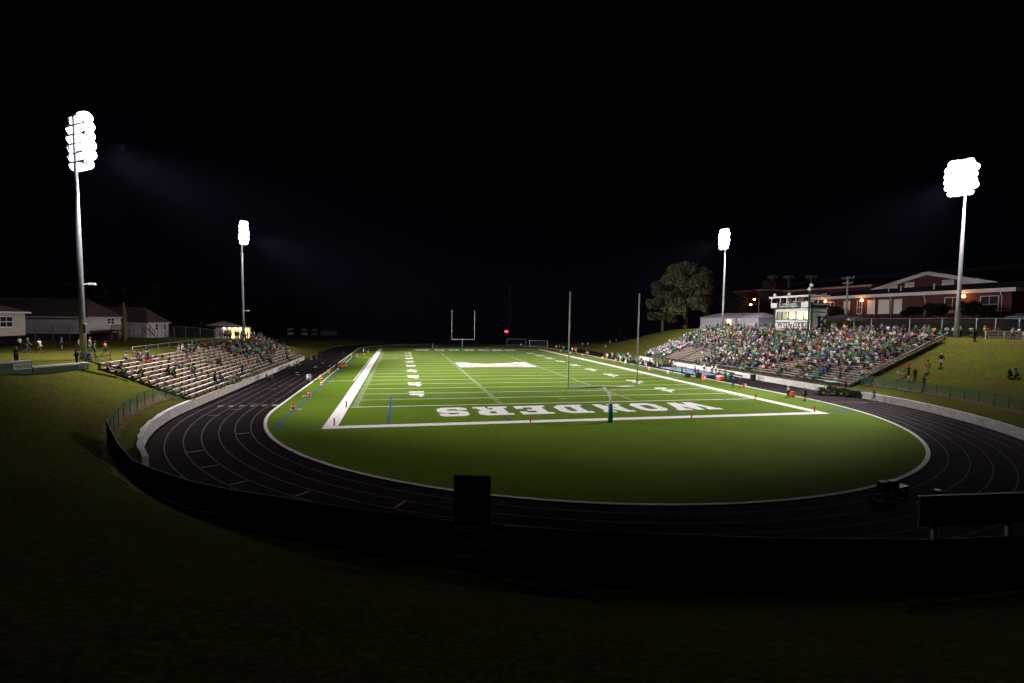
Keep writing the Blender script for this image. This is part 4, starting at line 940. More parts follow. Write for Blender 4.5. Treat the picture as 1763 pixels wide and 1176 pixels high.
# lit concession shed
p0, p1, pe = onY(383, 578, 86), onY(417, 578, 86), onY(400, 565, 86)
O = (p1.x, 86, H(p1.x, 86)); zg = O[2]; ze = pe.z+.1; xl = onY(360, 570, 86).x; t = thing('concession_shed', 'small shed with brightly lit doorway at the far end of the left bleachers', 'shed', O)
mb = MB(); mb.box(((xl+p0.x)/2+.8, 89, (zg+ze)/2), (p0.x-xl-1.2, 6, ze-zg)); mb.box(((p0.x+p1.x)/2, 92, (zg+ze)/2), (p1.x-p0.x+.6, .2, ze-zg)); mb.build('wall', mat('shed_wall', (.42, .38, .42), .8), t, off=O)
mb = MB(); mb.box(((p0.x+p1.x)/2, 91.8, (zg+ze)/2), (p1.x-p0.x, .1, ze-zg-.2)); mb.build('interior', mat('lit_shed', (1.0, .82, .42), .8, emit=.9), t, off=O)
mb = MB(); mb.quad([(xl-.5, 84.8, ze+.5), (p1.x+1.2, 84.8, ze+.1), (p1.x+1.2, 93, ze+.1), (xl-.5, 93, ze+.5)]); mb.quad([(xl-.5, 84.8, ze+.5), (xl-.5, 93, ze+.5), (p0.x-1, 90, ze+1.6)]); mb.quad([(xl-.5, 84.8, ze+.51), (p1.x+1.2, 84.8, ze+.11), (p0.x-1, 90, ze+1.6)]); mb.build('roof', mat('shed_top', (.16, .13, .13), .8), t, off=O)
for k in range(4): mb = MB(); mb.ball((lerp(p0.x+.5, p1.x-.2, k/3), 85.6, ze-.15), .2, 8, 6); mb.build('light_bulb', mat('bulb', (1, .86, .5), .5, emit=12), t, True, off=O)
lamp('shed_lamp', 'POINT', ((p0.x+p1.x)/2, 86.5, ze-.4), 420, (1, .78, .4), shadow_soft_size=.4)

# tradition walls
sgn = mat('sign_cream', (.62, .66, .56), .6); capm = mat('cap_stone', (.66, .60, .58), .7, scale=3, var=.1)
def low_wall(label, a, b, h, word, wpos, wlen):
    d = Vector((b[0]-a[0], b[1]-a[1], b[2]-a[2])); L = d.length; t = thing('parapet_wall', label, 'wall', a, math.atan2(d.y, d.x), 'green parapet walls beside the left bleachers')
    sl = d.z/math.hypot(d.x, d.y); mb = MB()
    mb.quad([(0, -.12, -.8), (L, -.12, -.8+sl*L), (L, -.12, h+sl*L), (0, -.12, h)]); mb.quad([(L, .12, -.8+sl*L), (0, .12, -.8), (0, .12, h), (L, .12, h+sl*L)])
    mb.quad([(L, -.12, -.8+sl*L), (L, .12, -.8+sl*L), (L, .12, h+sl*L), (L, -.12, h+sl*L)]); mb.quad([(0, .12, -.8), (0, -.12, -.8), (0, -.12, h), (0, .12, h)])
    mb.build('wall', grn_d, t)
    mb = MB(); mb.span((-.05, 0, h+.07), (L+.05, 0, h+.07+sl*L), .42, .14); mb.build('cap', capm, t)
    mb = MB(); c = L*wpos; hs = min(.5, h*.85); zc = h-.06-hs/2+sl*c
    mb.quad([(c-wlen/2, -.135, zc-hs/2-sl*wlen/2), (c+wlen/2, -.135, zc-hs/2+sl*wlen/2), (c+wlen/2, -.135, zc+hs/2+sl*wlen/2), (c-wlen/2, -.135, zc+hs/2-sl*wlen/2)]); s = mb.build('sign', sgn, t)
    mb = MB(); add_geo(mb, fit_text(word, wlen*.88, hs*.62, .02), lambda p: Vector((c+p.x, -.145, zc+p.y+sl*p.x))); mb.build('lettering', mat('letter_green', (.02, .14, .08), .6), s)
def wpt(u, v, zz): p = onZ(u, v, zz); return p
A0, A1, B0, B1 = pick(-40, 652), pick(53, 643), pick(54, 643), pick(150, 634)
low_wall('green parapet wall with cream sign reading TRADITION at the left edge', tuple(A0), tuple(A1), .95, 'TRADITION', .80, 1.55)
low_wall('green parapet wall with cream sign reading REMAINS beside the left bleachers', tuple(B0), tuple(B1), .42, 'REMAINS', .88, 1.1)
# tall fence in front of houses
pts = [(onY(u, 600, 38+.12*u).x, 38+.12*u) for u in (-25, 27, 61, 92, 120, 150, 170, 194, 212, 231, 246, 259, 272, 285, 300, 320, 345, 370)]
fence('tall grey chain-link fence in front of the houses on the left', pts, 2.7, mat('dull_post', (.16, .14, .14), .7), mat('dull_mesh', (.10, .085, .09), .8, alpha=.12), post_r=.06)

# buses
busw = mat('bus_white', (.82, .78, .78), .5); busb = mat('bus_body', (.05, .04, .035), .5)
for u, lb in ((500, 'leftmost of three parked buses facing the field at the far left'), (524, 'middle one of three parked buses facing the field at the far left'), (542, 'rightmost of three parked buses facing the field at the far left')):
    p = onY(u, 583, 175); zg = H(p.x, 175); t = thing('bus', lb, 'bus', (p.x, 175, zg), R(4), 'buses parked beyond the far left slope')
    mb = MB(); mb.box((0, 5.5, 1.75), (2.5, 10.6, 2.5)); mb.build('body', busb, t)
    mb = MB(); mb.box((0, .15, 1.0), (2.45, .25, .9), taper=.9); mb.build('hood', busw, t)
    mb = MB(); mb.box((0, .18, 2.85), (2.3, .2, .42), taper=.85); mb.build('roof_cap', busw, t)
    mb = MB(); mb.box((0, .16, 2.05), (2.2, .12, .9)); mb.build('windscreen', glass_d, t)
    for s in (-1, 1):
        mb = MB(); mb.tube([(s*1.0, 1.6, .48), (s*1.25, 1.6, .48)], .48, 12); mb.build('wheel', black, t)
        mb = MB(); mb.ball((s*.9, .0, .95), .14, 8, 5); mb.build('headlight', wpaint, t)
t = thing('trailer', 'dim grey box trailer parked right of the buses', 'trailer', (onY(567, 583, 172).x, 172, H(-12, 172)), R(3))
mb = MB(); mb.box((0, 0, 1.9), (6.4, 2.4, 2.0)); mb.build('box', mat('dim_grey', (.18, .17, .19), .6), t)
for s in (-1.6, 1.6): mb = MB(); mb.tube([(s, -1.15, .45), (s, -.9, .45)], .45, 10); mb.build('wheel', black, t)
mb = MB(); mb.box((-2.9, 0, .45), (.15, .15, .9)); mb.build('stand', steel_dk, t)

# ---- trees
barkm = mat('bark', (.10, .07, .05), .95, scale=6, var=.3)
leafA = mat('oak_leaves', (.13, .118, .055), .8, scale=.5, var=.6); leafC = mat('half_lit_leaves', (.06, .058, .028), .8, scale=.6, var=.5); leafB = mat('dark_leaves', (.010, .014, .005), .85, scale=1.2, var=.4)  # half-lit and unlit foliage painted as darker leaf colours
def crown_mesh(blobs, leaves, size, seed=1):
    rnd = random.Random(seed); mb = MB()
    tot = sum(b[3]**2 for b in blobs)
    for bx_, by_, bz_, br in blobs:
        for _ in range(int(leaves*br*br/tot)):
            th = rnd.uniform(0, 2*math.pi); cz = rnd.uniform(-.75, 1); sr = math.sqrt(1-cz*cz); rr = br*(rnd.random()**.28)*(1+.18*math.sin(5*th+bx_)*math.cos(4*cz+by_))
            c = Vector((bx_+rr*sr*math.cos(th), by_+rr*sr*math.sin(th), bz_+rr*cz*.85))
            a = Vector((rnd.gauss(0, 1), rnd.gauss(0, 1), rnd.gauss(0, .7))).normalized(); b = a.cross(Vector((rnd.gauss(0, 1), rnd.gauss(0, 1), rnd.gauss(0, 1)))).normalized(); s = size*rnd.uniform(.5, 1.3)
            mb.quad([c-a*s, c-b*s*.6, c+a*s, c+b*s*.6])
    return mb
def tree(label, loc, h, rad, leaves, size, leafm, seed, group=None, nb=14, trunk=.35, low=.32):
    rnd = random.Random(seed); t = thing('tree', label, 'tree', loc, rnd.uniform(0, 6), group); blobs = []
    for k in range(nb):
        f = rnd.uniform(0, 1); z = h*(low+.12+(.86-low-.12)*f); rr = rad*(1-.55*abs(f-.35)**1.2)*rnd.uniform(.35, .92); a = rnd.uniform(0, 6.28)
        blobs.append((rr*math.cos(a), rr*math.sin(a), z, rad*(rnd.uniform(.15, .30) if nb > 20 else rnd.uniform(.26, .44))))
    blobs.append((0, 0, h*.58, rad*(.42 if nb > 20 else .55)))
    mb = MB(); mb.tube([(0, 0, -.3), (.1, 0, h*.3), (0, .1, h*.6), (.2, 0, h*.8)], [trunk*1.3, trunk, trunk*.6, trunk*.2], 9)
    for b in blobs[:-1]: mb.tube([(0, 0, h*.3), (b[0]*.5, b[1]*.5, (h*.3+b[2])/2+h*.05), (b[0], b[1], b[2])], [trunk*.45, trunk*.25, trunk*.08], 5)
    mb.build('trunk', barkm, t, True)
    crown_mesh(blobs, leaves, size, seed).build('crown', leafm, t)
    return t
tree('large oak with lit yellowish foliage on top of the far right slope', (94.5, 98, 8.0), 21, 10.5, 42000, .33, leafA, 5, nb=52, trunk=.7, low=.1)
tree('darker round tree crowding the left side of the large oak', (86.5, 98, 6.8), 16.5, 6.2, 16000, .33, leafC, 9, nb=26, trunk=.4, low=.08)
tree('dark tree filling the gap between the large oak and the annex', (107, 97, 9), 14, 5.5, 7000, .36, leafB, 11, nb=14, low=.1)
def shrub(label, x, y, z, w_, h_, seed, group):
    rnd = random.Random(seed); t = thing('bush', label, 'bush', (x, y, z), 0, group); bl_ = [(rnd.uniform(-.4, .4)*w_, rnd.uniform(-.4, .4)*w_, h_*rnd.uniform(.35, .68), w_*rnd.uniform(.3, .42)) for _ in range(8)]
    mb = MB(); mb.tube([(0, 0, 0), (0, 0, h_*.5)], .12, 6)
    for b in bl_: mb.tube([(0, 0, h_*.2), (b[0]*.8, b[1]*.8, b[2])], .05, 4)
    mb.build('trunk', barkm, t); crown_mesh(bl_, 2600, .2, seed).build('crown', leafB, t)
for u, v0, w_, lb in ((1438, 520, 2.5, 'dark round bush against the school between press box and utility pole'), (1571, 520, 2.5, 'dark low round bush left of the others in front of the school wing'), (1611, 512, 2.9, 'dark round bush in front of the school wing, middle one'), (1673, 505, 3.2, 'tall dark bush right of the near floodlight pole'), (1702, 520, 2.2, 'small dark bush at the right end of the school wing')):
    a, b = onX(u, v0, 116), onX(u, 545, 116); shrub(lb, 116, a.y, 10.4, w_, a.z-10.4, int(u), 'bushes along the school wing')
# dark wood around the far end: individually built trees, barely lit, dimness also put into the leaf colour
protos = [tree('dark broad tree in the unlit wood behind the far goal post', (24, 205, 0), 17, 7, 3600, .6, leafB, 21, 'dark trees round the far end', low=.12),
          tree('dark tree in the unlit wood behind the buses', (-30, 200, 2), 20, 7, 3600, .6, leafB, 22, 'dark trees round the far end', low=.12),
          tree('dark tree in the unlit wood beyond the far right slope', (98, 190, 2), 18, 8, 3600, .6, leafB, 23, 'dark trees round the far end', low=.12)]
for t in protos: t.location.z = H(t.location.x, t.location.y)
far = [(-62, 190, 'leftmost of the dark trees behind the buses'), (-46, 196, 'dark tree left of the buses'), (-12, 198, 'dark tree behind the grey box trailer'), (6, 202, 'dark tree left of the far goal post'), (40, 208, 'dark tree right of the far goal post'), (56, 204, 'dark tree behind the red play clock'), (70, 200, 'dark tree behind the soccer goals'), (84, 196, 'dark tree right of the unlit light pole'), (112, 184, 'dark tree on the far right rise'), (128, 170, 'dark tree left of the large oak, on the rise'), (-58, 96, 'dark tree between the lit shed and the small white house'), (-66, 88, 'dark tree behind the small white house'), (-80, 80, 'dark tall tree behind the long white house'), (-95, 66, 'dark tall tree left of the long white house'), (-104, 58, 'dark tree over the cream house'), (-50, 112, 'dark tree behind the lit shed')]
for k, (x, y, lb) in enumerate(far):
    c = copy_tree(protos[k % 3]); c.location = (x, y, H(x, y)); c.rotation_euler = (0, 0, k*1.3); s = .8+.25*((k*7) % 5)/4; c.scale = (s, s, s*(.9+.2*((k*3) % 4)/3)); c['label'] = lb
p = onY(213, 540, 52); tr = thing('dead_tree', 'bare dead tree trunk with stub branches between the two white houses', 'tree', (p.x, 52, H(p.x, 52))); hz = onY(213, 520, 52).z-H(p.x, 52)
mb = MB(); mb.tube([(0, 0, 0), (.1, 0, hz*.5), (0, 0, hz)], [.4, .3, .14], 8); mb.tube([(.05, 0, hz*.6), (.8, 0, hz*.78)], [.15, .05], 6); mb.tube([(.02, 0, hz*.75), (-.6, 0, hz*.95)], [.12, .04], 6); mb.build('trunk', mat('dead_bark', (.2, .13, .07), .9), tr, True)

# ================================================================ PEOPLE
skinm, shirtm, trousm, hairm = objcol_mat('skin', .6), objcol_mat('shirt_cloth'), objcol_mat('trouser_cloth'), objcol_mat('hair', .6)
def skin_mesh(verts, edges, name, lev=1):
    keys = list(verts); me = bpy.data.meshes.new(name); me.from_pydata([verts[k][0] for k in keys], [(keys.index(a), keys.index(b)) for a, b in edges], [])
    o = bpy.data.objects.new(name, me); COL.objects.link(o); md = o.modifiers.new('s', 'SKIN')
    for i, k in enumerate(keys): me.skin_vertices[0].data[i].radius = (verts[k][1], verts[k][1]*(verts[k][2] if len(verts[k]) > 2 else 1)); me.skin_vertices[0].data[i].use_root = (i == 0)
    sb = o.modifiers.new('b', 'SUBSURF'); sb.levels = lev; sb.render_levels = lev
    out = bpy.data.meshes.new_from_object(o.evaluated_get(bpy.context.evaluated_depsgraph_get())); bpy.data.objects.remove(o)
    out.polygons.foreach_set('use_smooth', [True]*len(out.polygons)); out.name = name; return out
POSE = {}
def pose(name, hip, kneeL, ankL, kneeR, ankR, lean, elbL, wrL, elbR, wrR):
    """+Y is forward; coordinates in metres for a 1.75 m adult"""
    hz = hip; sp = lambda d: Vector((0, math.sin(lean)*d, hz+math.cos(lean)*d))
    POSE[name] = dict(pel=sp(0), wai=sp(.2), che=sp(.42), nec=sp(.56), hd0=sp(.64)+Vector((0, .01, 0)), hd1=sp(.76)+Vector((0, .02, 0)),
        sL=sp(.47)+Vector((-.19, 0, 0)), sR=sp(.47)+Vector((.19, 0, 0)), eL=Vector(elbL), eR=Vector(elbR), wL=Vector(wrL), wR=Vector(wrR),
        hL=Vector((-.1, 0, hz-.03)), hR=Vector((.1, 0, hz-.03)), kL=Vector(kneeL), kR=Vector(kneeR), aL=Vector(ankL), aR=Vector(ankR))
pose('sit', .1, (-.14, .42, .1), (-.15, .44, -.36), (.14, .42, .1), (.15, .46, -.36), .12, (-.26, .08, .34), (-.12, .32, .2), (.26, .08, .34), (.12, .32, .2))
pose('lean', .1, (-.16, .42, .12), (-.16, .4, -.36), (.16, .42, .12), (.17, .42, -.36), .62, (-.24, .36, .28), (-.06, .5, .34), (.24, .36, .28), (.06, .5, .34))
pose('fold', .1, (-.1, .42, .12), (-.06, .5, -.34), (.12, .42, .1), (.14, .4, -.36), .02, (-.27, .1, .36), (.06, .24, .42), (.27, .1, .36), (-.06, .24, .44))
pose('stand', .93, (-.1, .01, .5), (-.11, -.02, .08), (.1, .01, .5), (.12, 0, .08), .02, (-.26, .0, 1.14), (-.26, .1, .9), (.26, .0, 1.14), (.25, .1, .9))
pose('arms', .93, (-.1, .02, .5), (-.14, 0, .08), (.1, .01, .5), (.14, 0, .08), .04, (-.28, .06, 1.16), (.04, .26, 1.2), (.28, .06, 1.16), (-.04, .27, 1.24))
pose('walk', .91, (-.1, .18, .52), (-.1, .3, .09), (.1, .02, .5), (.1, -.34, .14), .08, (-.26, -.12, 1.14), (-.26, -.02, .9), (.26, .14, 1.14), (.24, .32, 1.0))
pose('knee', .32, (-.16, .34, .42), (-.16, .3, .06), (.16, .3, .12), (.16, -.05, .06), .3, (-.24, .2, .56), (-.1, .36, .46), (.24, .2, .56), (.1, .36, .46))
BODY = [('pel', 'wai'), ('wai', 'che'), ('che', 'nec'), ('nec', 'hd0'), ('hd0', 'hd1'), ('che', 'sL'), ('che', 'sR'), ('sL', 'eL'), ('sR', 'eR'), ('eL', 'wL'), ('eR', 'wR'), ('wL', 'mL'), ('wR', 'mR'), ('pel', 'hL'), ('pel', 'hR'), ('hL', 'kL'), ('hR', 'kR'), ('kL', 'aL'), ('kR', 'aR'), ('aL', 'fL'), ('aR', 'fR')]
RB = dict(pel=.125, wai=.115, che=.135, nec=.055, hd0=.085, hd1=.088, sL=.065, sR=.065, eL=.04, eR=.04, wL=.028, wR=.028, mL=.035, mR=.035, hL=.09, hR=.09, kL=.06, kR=.06, aL=.045, aR=.045, fL=.04, fR=.04)
MES = {}
for nm, P in POSE.items():
    for s in 'LR':
        P['m'+s] = P['w'+s] + (P['w'+s]-P['e'+s]).normalized()*.11; P['f'+s] = P['a'+s]+Vector((0, .17, -.045))
    bv = {k: (P[k], RB[k]) for k in ['pel']+[k for k in P if k != 'pel']}
    body = skin_mesh(bv, BODY, 'person_'+nm)
    el = .55
    sv = {'pel': (P['pel']+Vector((0, 0, -.02)), .145), 'wai': (P['wai'], .14), 'che': (P['che'], .162), 'nk': (P['che'].lerp(P['nec'], .75), .075), 'sL': (P['sL'], .085), 'sR': (P['sR'], .085), 'eL': (P['sL'].lerp(P['eL'], el), .066), 'eR': (P['sR'].lerp(P['eR'], el), .066)}
    shirt = skin_mesh(sv, [('pel', 'wai'), ('wai', 'che'), ('che', 'nk'), ('che', 'sL'), ('che', 'sR'), ('sL', 'eL'), ('sR', 'eR')], 'shirt_'+nm)
    tv = {'pel': (P['pel']+Vector((0, 0, .02)), .14), 'hL': (P['hL'], .105), 'hR': (P['hR'], .105), 'kL': (P['kL'], .078), 'kR': (P['kR'], .078), 'aL': (P['kL'].lerp(P['aL'], .9), .062), 'aR': (P['kR'].lerp(P['aR'], .9), .062)}
    te = [('pel', 'hL'), ('pel', 'hR'), ('hL', 'kL'), ('hR', 'kR'), ('kL', 'aL'), ('kR', 'aR')]
    trou = skin_mesh(tv, te, 'trousers_'+nm)
    tv2 = dict(tv); tv2['kL'] = (P['hL'].lerp(P['kL'], .85), .085); tv2['kR'] = (P['hR'].lerp(P['kR'], .85), .085); del tv2['aL']; del tv2['aR']
    short = skin_mesh(tv2, te[:4], 'shorts_'+nm)
    mb = MB(); c = (P['hd0']+P['hd1'])/2+Vector((0, -.018, .035)); mb.ball(c, .115, 10, 7, sc=(.92, 1.05, 1.0))
    ho = mb.build('hair_'+nm, hairm, smoothed=True); hair = ho.data; bpy.data.objects.remove(ho)
    mb = MB(); mb.ball(c+Vector((0, .03, .02)), .118, 10, 6, sc=(.95, 1.1, .8)); mb.box(c+Vector((0, .15, .03)), (.16, .12, .02)); ho = mb.build('cap_'+nm, hairm, smoothed=True); cap = ho.data; bpy.data.objects.remove(ho)
    shoes = []
    for q in 'LR':
        mb = MB(); a_, f_ = P['a'+q], P['f'+q]; mb.tube([a_+Vector((0, -.05, -.035)), a_+Vector((0, .02, -.03)), f_, f_+Vector((0, .05, -.005))], [.05, .062, .056, .03], 8)
        ho = mb.build('shoe_'+nm, black, smoothed=True); shoes.append(ho.data); bpy.data.objects.remove(ho)
    for me, m in ((body, skinm), (shirt, shirtm), (trou, trousm), (short, trousm)):
        me.materials.clear(); me.materials.append(m)
    MES[nm] = dict(body=body, shirt=shirt, trousers=trou, shorts=short, hair=hair, cap=cap, shoes=shoes)
CC = {'green': (.004, .30, .11), 'dark green': (.003, .10, .045), 'white': (.72, .69, .74), 'black': (.012, .012, .014), 'grey': (.22, .22, .24), 'navy': (.015, .025, .10), 'blue': (.02, .09, .48), 'red': (.42, .02, .025), 'maroon': (.16, .015, .025),
      'light blue': (.28, .48, .62), 'tan': (.45, .32, .19), 'orange': (.8, .17, .02), 'pink': (.65, .18, .32), 'lime green': (.38, .68, .18), 'purple': (.22, .14, .45), 'yellow': (.7, .5, .04), 'teal': (.01, .36, .34), 'jeans': (.05, .085, .2), 'khaki': (.42, .34, .22), 'brown': (.10, .06, .04)}
SKINS = [(.42, .24, .16), (.5, .31, .22), (.09, .045, .028), (.15, .08, .05), (.33, .18, .11), (.06, .032, .022)]
HAIRS = [('black', (.008, .007, .007)), ('brown', (.05, .025, .012)), ('fair', (.30, .2, .09)), ('grey', (.3, .3, .3))]
shirts = ['green']*19+['white']*20+['black']*32+['grey']*11+['navy']*7+['blue']*2+['brown']*5+['red']*4+['maroon']*4+['light blue']*4+['tan']*3+['orange']*1+['pink']*1+['purple']*1+['lime green']*1+['yellow']*1+['teal']*3+['dark green']*5
pants = ['black']*15+['jeans']*7+['khaki']*2+['grey']*3+['navy']*3+['white']*1
rnd = random.Random(42); CAND = []
def person(loc, face, pz='stand', shirt=None, trou=None, label=None, group=None, cap=None, short=None, sc=None, zone=None, skin=None, hair=None, must=False):
    h = hair or rnd.choice(HAIRS)
    d = dict(loc=Vector(loc), rz=R(face-90), pose=pz, shirt=shirt or rnd.choice(shirts), trou=trou or rnd.choice(pants), label=label, group=group, cap=cap, short=rnd.random() < .3 if short is None else short,
             sc=sc or rnd.uniform(.88, 1.04), zone=zone, skin=skin if skin is not None else rnd.choice(SKINS), hair=h, must=must)
    k = {'stand': 1.7, 'arms': 1.7, 'walk': 1.7, 'knee': 1.0}.get(pz, 1.15); d['size'] = k*d['sc']/max(1, (d['loc']-CAMP).length) * (1.5 if label else 1)
    CAND.append(d); return d
def pick_stand(u, v, side):
    d = ray(u, v); x0, z0 = seat_pos(side, 0); k = .29/.70  # z = z0 + k*|x-x0|
    # z0 + k*side*(x-x0) = CAMP.z + d.z t
    t = (z0+k*side*(CAMP.x-x0)-CAMP.z)/(d.z-k*side*d.x); p = CAMP+d*t
    i = max(0, min((NL if side < 0 else NR_)-1, round(side*(p.x-x0)/.70))); x, z = seat_pos(side, i)
    return (x, p.y, z+.03), i
taken = {}
def seated(u, v, side, **k):
    loc, i = pick_stand(u, v, side); taken.setdefault((side, i), []).append(loc[1]); st = k.get('pz', 'sit') in ('stand', 'walk', 'arms')
    if st: loc = (loc[0]-side*.36, loc[1], loc[2]-.44)
    return person(loc, 0 if side < 0 else 180, **{'pz': 'sit', **k})
GLf = 'spectators picked out on the left bleachers'
for u, v, k in [(209, 617, dict(shirt='white', trou='blue', cap='blue', label='person in white shirt, blue cap and blue trousers sitting on the top row')), (225, 613, dict(shirt='navy', trou='khaki', label='person in navy shirt at the left of the top-row group beside turquoise shirt')),
        (231.7, 612, dict(shirt='teal', trou='grey', label='person in turquoise shirt on the top row between navy shirt and pink shirt')), (238.5, 615, dict(shirt='pink', trou='white', label='person in bright pink shirt sitting with the group on the top row')),
        (246, 612, dict(shirt='light blue', trou='jeans', label='person in pale blue shirt at the right of the pink shirt on the top row')), (258, 622, dict(shirt='black', trou='red', label='person with black top and red trousers sitting below the top-row group', short=False)),
        (200, 635, dict(shirt='navy', trou='jeans', pz='lean', label='person in navy jacket leaning forward beside the lime green shirt')), (208, 643, dict(shirt='lime green', trou='grey', pz='lean', short=False, label='person in lime green shirt near the grass end of the left bleachers')),
        (233, 643, dict(shirt='black', trou='black', pz='lean', short=False, label='person in black leaning on knees right of the lime green shirt')), (280, 640, dict(shirt='black', trou='black', pz='lean', short=False, label='hunched person in black sitting alone on the left bleachers between aisles')),
        (307, 633, dict(shirt='light blue', trou='navy', label='person in red and pale blue sitting alone in the middle rows')), (329.4, 648, dict(shirt='green', trou='jeans', pz='walk', short=False, label='person in green shirt walking between the left benches')),
        (362.7, 658, dict(shirt='black', trou='black', pz='walk', short=False, label='person in black standing low on the left bleachers near the front')), (409, 641, dict(shirt='black', trou='black', pz='arms', short=False, label='person in black standing in the lower middle of the left bleachers')),
        (383, 655, dict(shirt='blue', trou='navy', label='person in bright blue shirt sitting in the front rows')), (391, 653, dict(shirt='white', trou='khaki', label='person in white shirt between the bright blue shirt and the front rail')), (397, 651, dict(shirt='tan', trou='black', label='person in tan top at the right of the white shirt near the front')),
        (421, 656, dict(shirt='black', trou='orange', label='person in black with orange shorts on the front row', short=True)), (360, 629, dict(shirt='navy', trou='grey', label='person in navy sitting alone in the middle of the left bleachers')),
        (370, 625, dict(shirt='black', trou='black', pz='lean', label='person in black left of another dark figure in the middle rows')), (376, 628, dict(shirt='maroon', trou='black', label='person in dark maroon right of the black jacket in the middle rows')), (429, 631, dict(shirt='red', trou='tan', label='person in red shirt in the lower rows near the far aisle', short=True)),
        (321, 621, dict(shirt='maroon', trou='navy', label='person in maroon in a pair in the upper middle rows')), (315, 619, dict(shirt='navy', trou='pink', label='person in navy with pink shorts in the upper middle rows', short=True)), (460, 619, dict(shirt='green', trou='navy', label='person in green shirt low in the far part of the left bleachers')),
        (302, 594, dict(shirt='green', trou='khaki', pz='stand', label='person in green shirt standing behind the top row of the left bleachers')), (299, 603, dict(shirt='white', trou='khaki', label='person in cream shirt seated below the standing green shirt')), (306, 602, dict(shirt='white', trou='black', label='person in white shirt and black trousers beside the cream shirt')),
        (317, 600, dict(shirt='green', trou='jeans', label='person in green shirt left of another green shirt on the top row')), (322, 600, dict(shirt='green', trou='black', label='person in green shirt next to the blue shirt on the top row')), (327, 599, dict(shirt='blue', trou='navy', label='person in blue shirt at the right of two green shirts on the top row')),
        (345, 607, dict(shirt='white', trou='tan', label='person in white shirt just below the orange shirt, upper rows')), (345, 596, dict(shirt='orange', trou='black', label='person in orange shirt on the top rows of the left bleachers'))]:
    seated(u, v, -1, group=GLf, **k)
def grounded(u, v, face, **k):
    p = pick(u, v); return person((p.x, p.y, H(p.x, p.y)), face, **k)
for u, v, f, k in [(28, 628, -20, dict(pz='arms', shirt='black', trou='black', short=False, label='officer all in black standing behind the green parapet wall, arms crossed')), (34, 605, 0, dict(shirt='white', trou='black', label='person in white shirt by the far fence, leftmost of the walkers')),
        (47, 608, 40, dict(shirt='navy', trou='jeans', pz='walk', label='person in dark shirt and jeans walking before the cream house')), (68.5, 609, 180, dict(shirt='white', trou='khaki', pz='walk', short=True, label='person in white shirt, khaki shorts and pale cap on the left path')),
        (106.6, 603, 200, dict(shirt='blue', trou='navy', label='person in blue and orange shirt by the tall fence')), (137, 605, 0, dict(shirt='grey', trou='black', label='person in grey behind the near left floodlight pole')), (154.7, 606, 20, dict(shirt='white', trou='khaki', cap='red', short=True, label='person in white shirt and red cap right of the near left floodlight pole')),
        (163.5, 616, 20, dict(shirt='dark green', trou='black', label='person in dark green shirt beside the top corner of the left bleachers')), (132, 627, 10, dict(shirt='black', trou='black', short=False, pz='arms', label='tall person in black at the foot of the near left floodlight pole')),
        (182, 613, 180, dict(shirt='orange', trou='black', pz='walk', label='person in orange shirt walking behind the top corner of the left bleachers')), (150, 622, 40, dict(shirt='blue', trou='jeans', pz='knee', label='person in blue crouching beside the ramp of the left bleachers')),
        (1620, 632, 200, dict(shirt='black', trou='white', pz='walk', cap='white', short=True, label='person in black shirt and white cap highest on the right grass slope')), (1597, 642, 200, dict(shirt='orange', trou='grey', short=False, label='person in orange shirt and grey trousers on the right grass slope')),
        (1564, 645, 170, dict(shirt='red', trou='black', short=False, pz='arms', label='tall person in red shirt with the children on the right slope')), (1554, 652, 200, dict(shirt='green', trou='tan', sc=.8, short=True, label='child in green shirt on the right slope beside the red shirt')),
        (1547, 653, 220, dict(shirt='light blue', trou='tan', sc=.72, short=True, label='small child in pale blue left of the child in green')), (1575, 655, 180, dict(shirt='black', trou='black', sc=.9, short=False, label='person in black right of the red shirt on the slope')),
        (1564, 656, 200, dict(shirt='black', trou='white', sc=.68, short=True, label='small child in black top and white shorts below the red shirt')), (1590, 671, 190, dict(shirt='black', trou='navy', short=False, pz='arms', label='person in dark clothes standing right behind the green fence')),
        (1502, 663, 230, dict(shirt='maroon', trou='black', sc=.75, pz='walk', label='child in maroon walking along the dirt path behind the green fence')), (1740, 650, 170, dict(shirt='black', trou='black', pz='knee', label='person in black sitting on the right slope beside a grey shirt')), (1751, 650, 170, dict(shirt='grey', trou='jeans', pz='knee', label='person in grey shirt sitting on the right slope at the picture edge')),
        (1678, 588, 250, dict(shirt='black', trou='black', pz='stand', short=False, label='person in black standing on top of the right slope left of the plank fence'))]:
    grounded(u, v, f, **k)
def flat(u, v, face, z=0.02, **k):
    p = onZ(u, v, z); return person((p.x, p.y, z), face, **k)
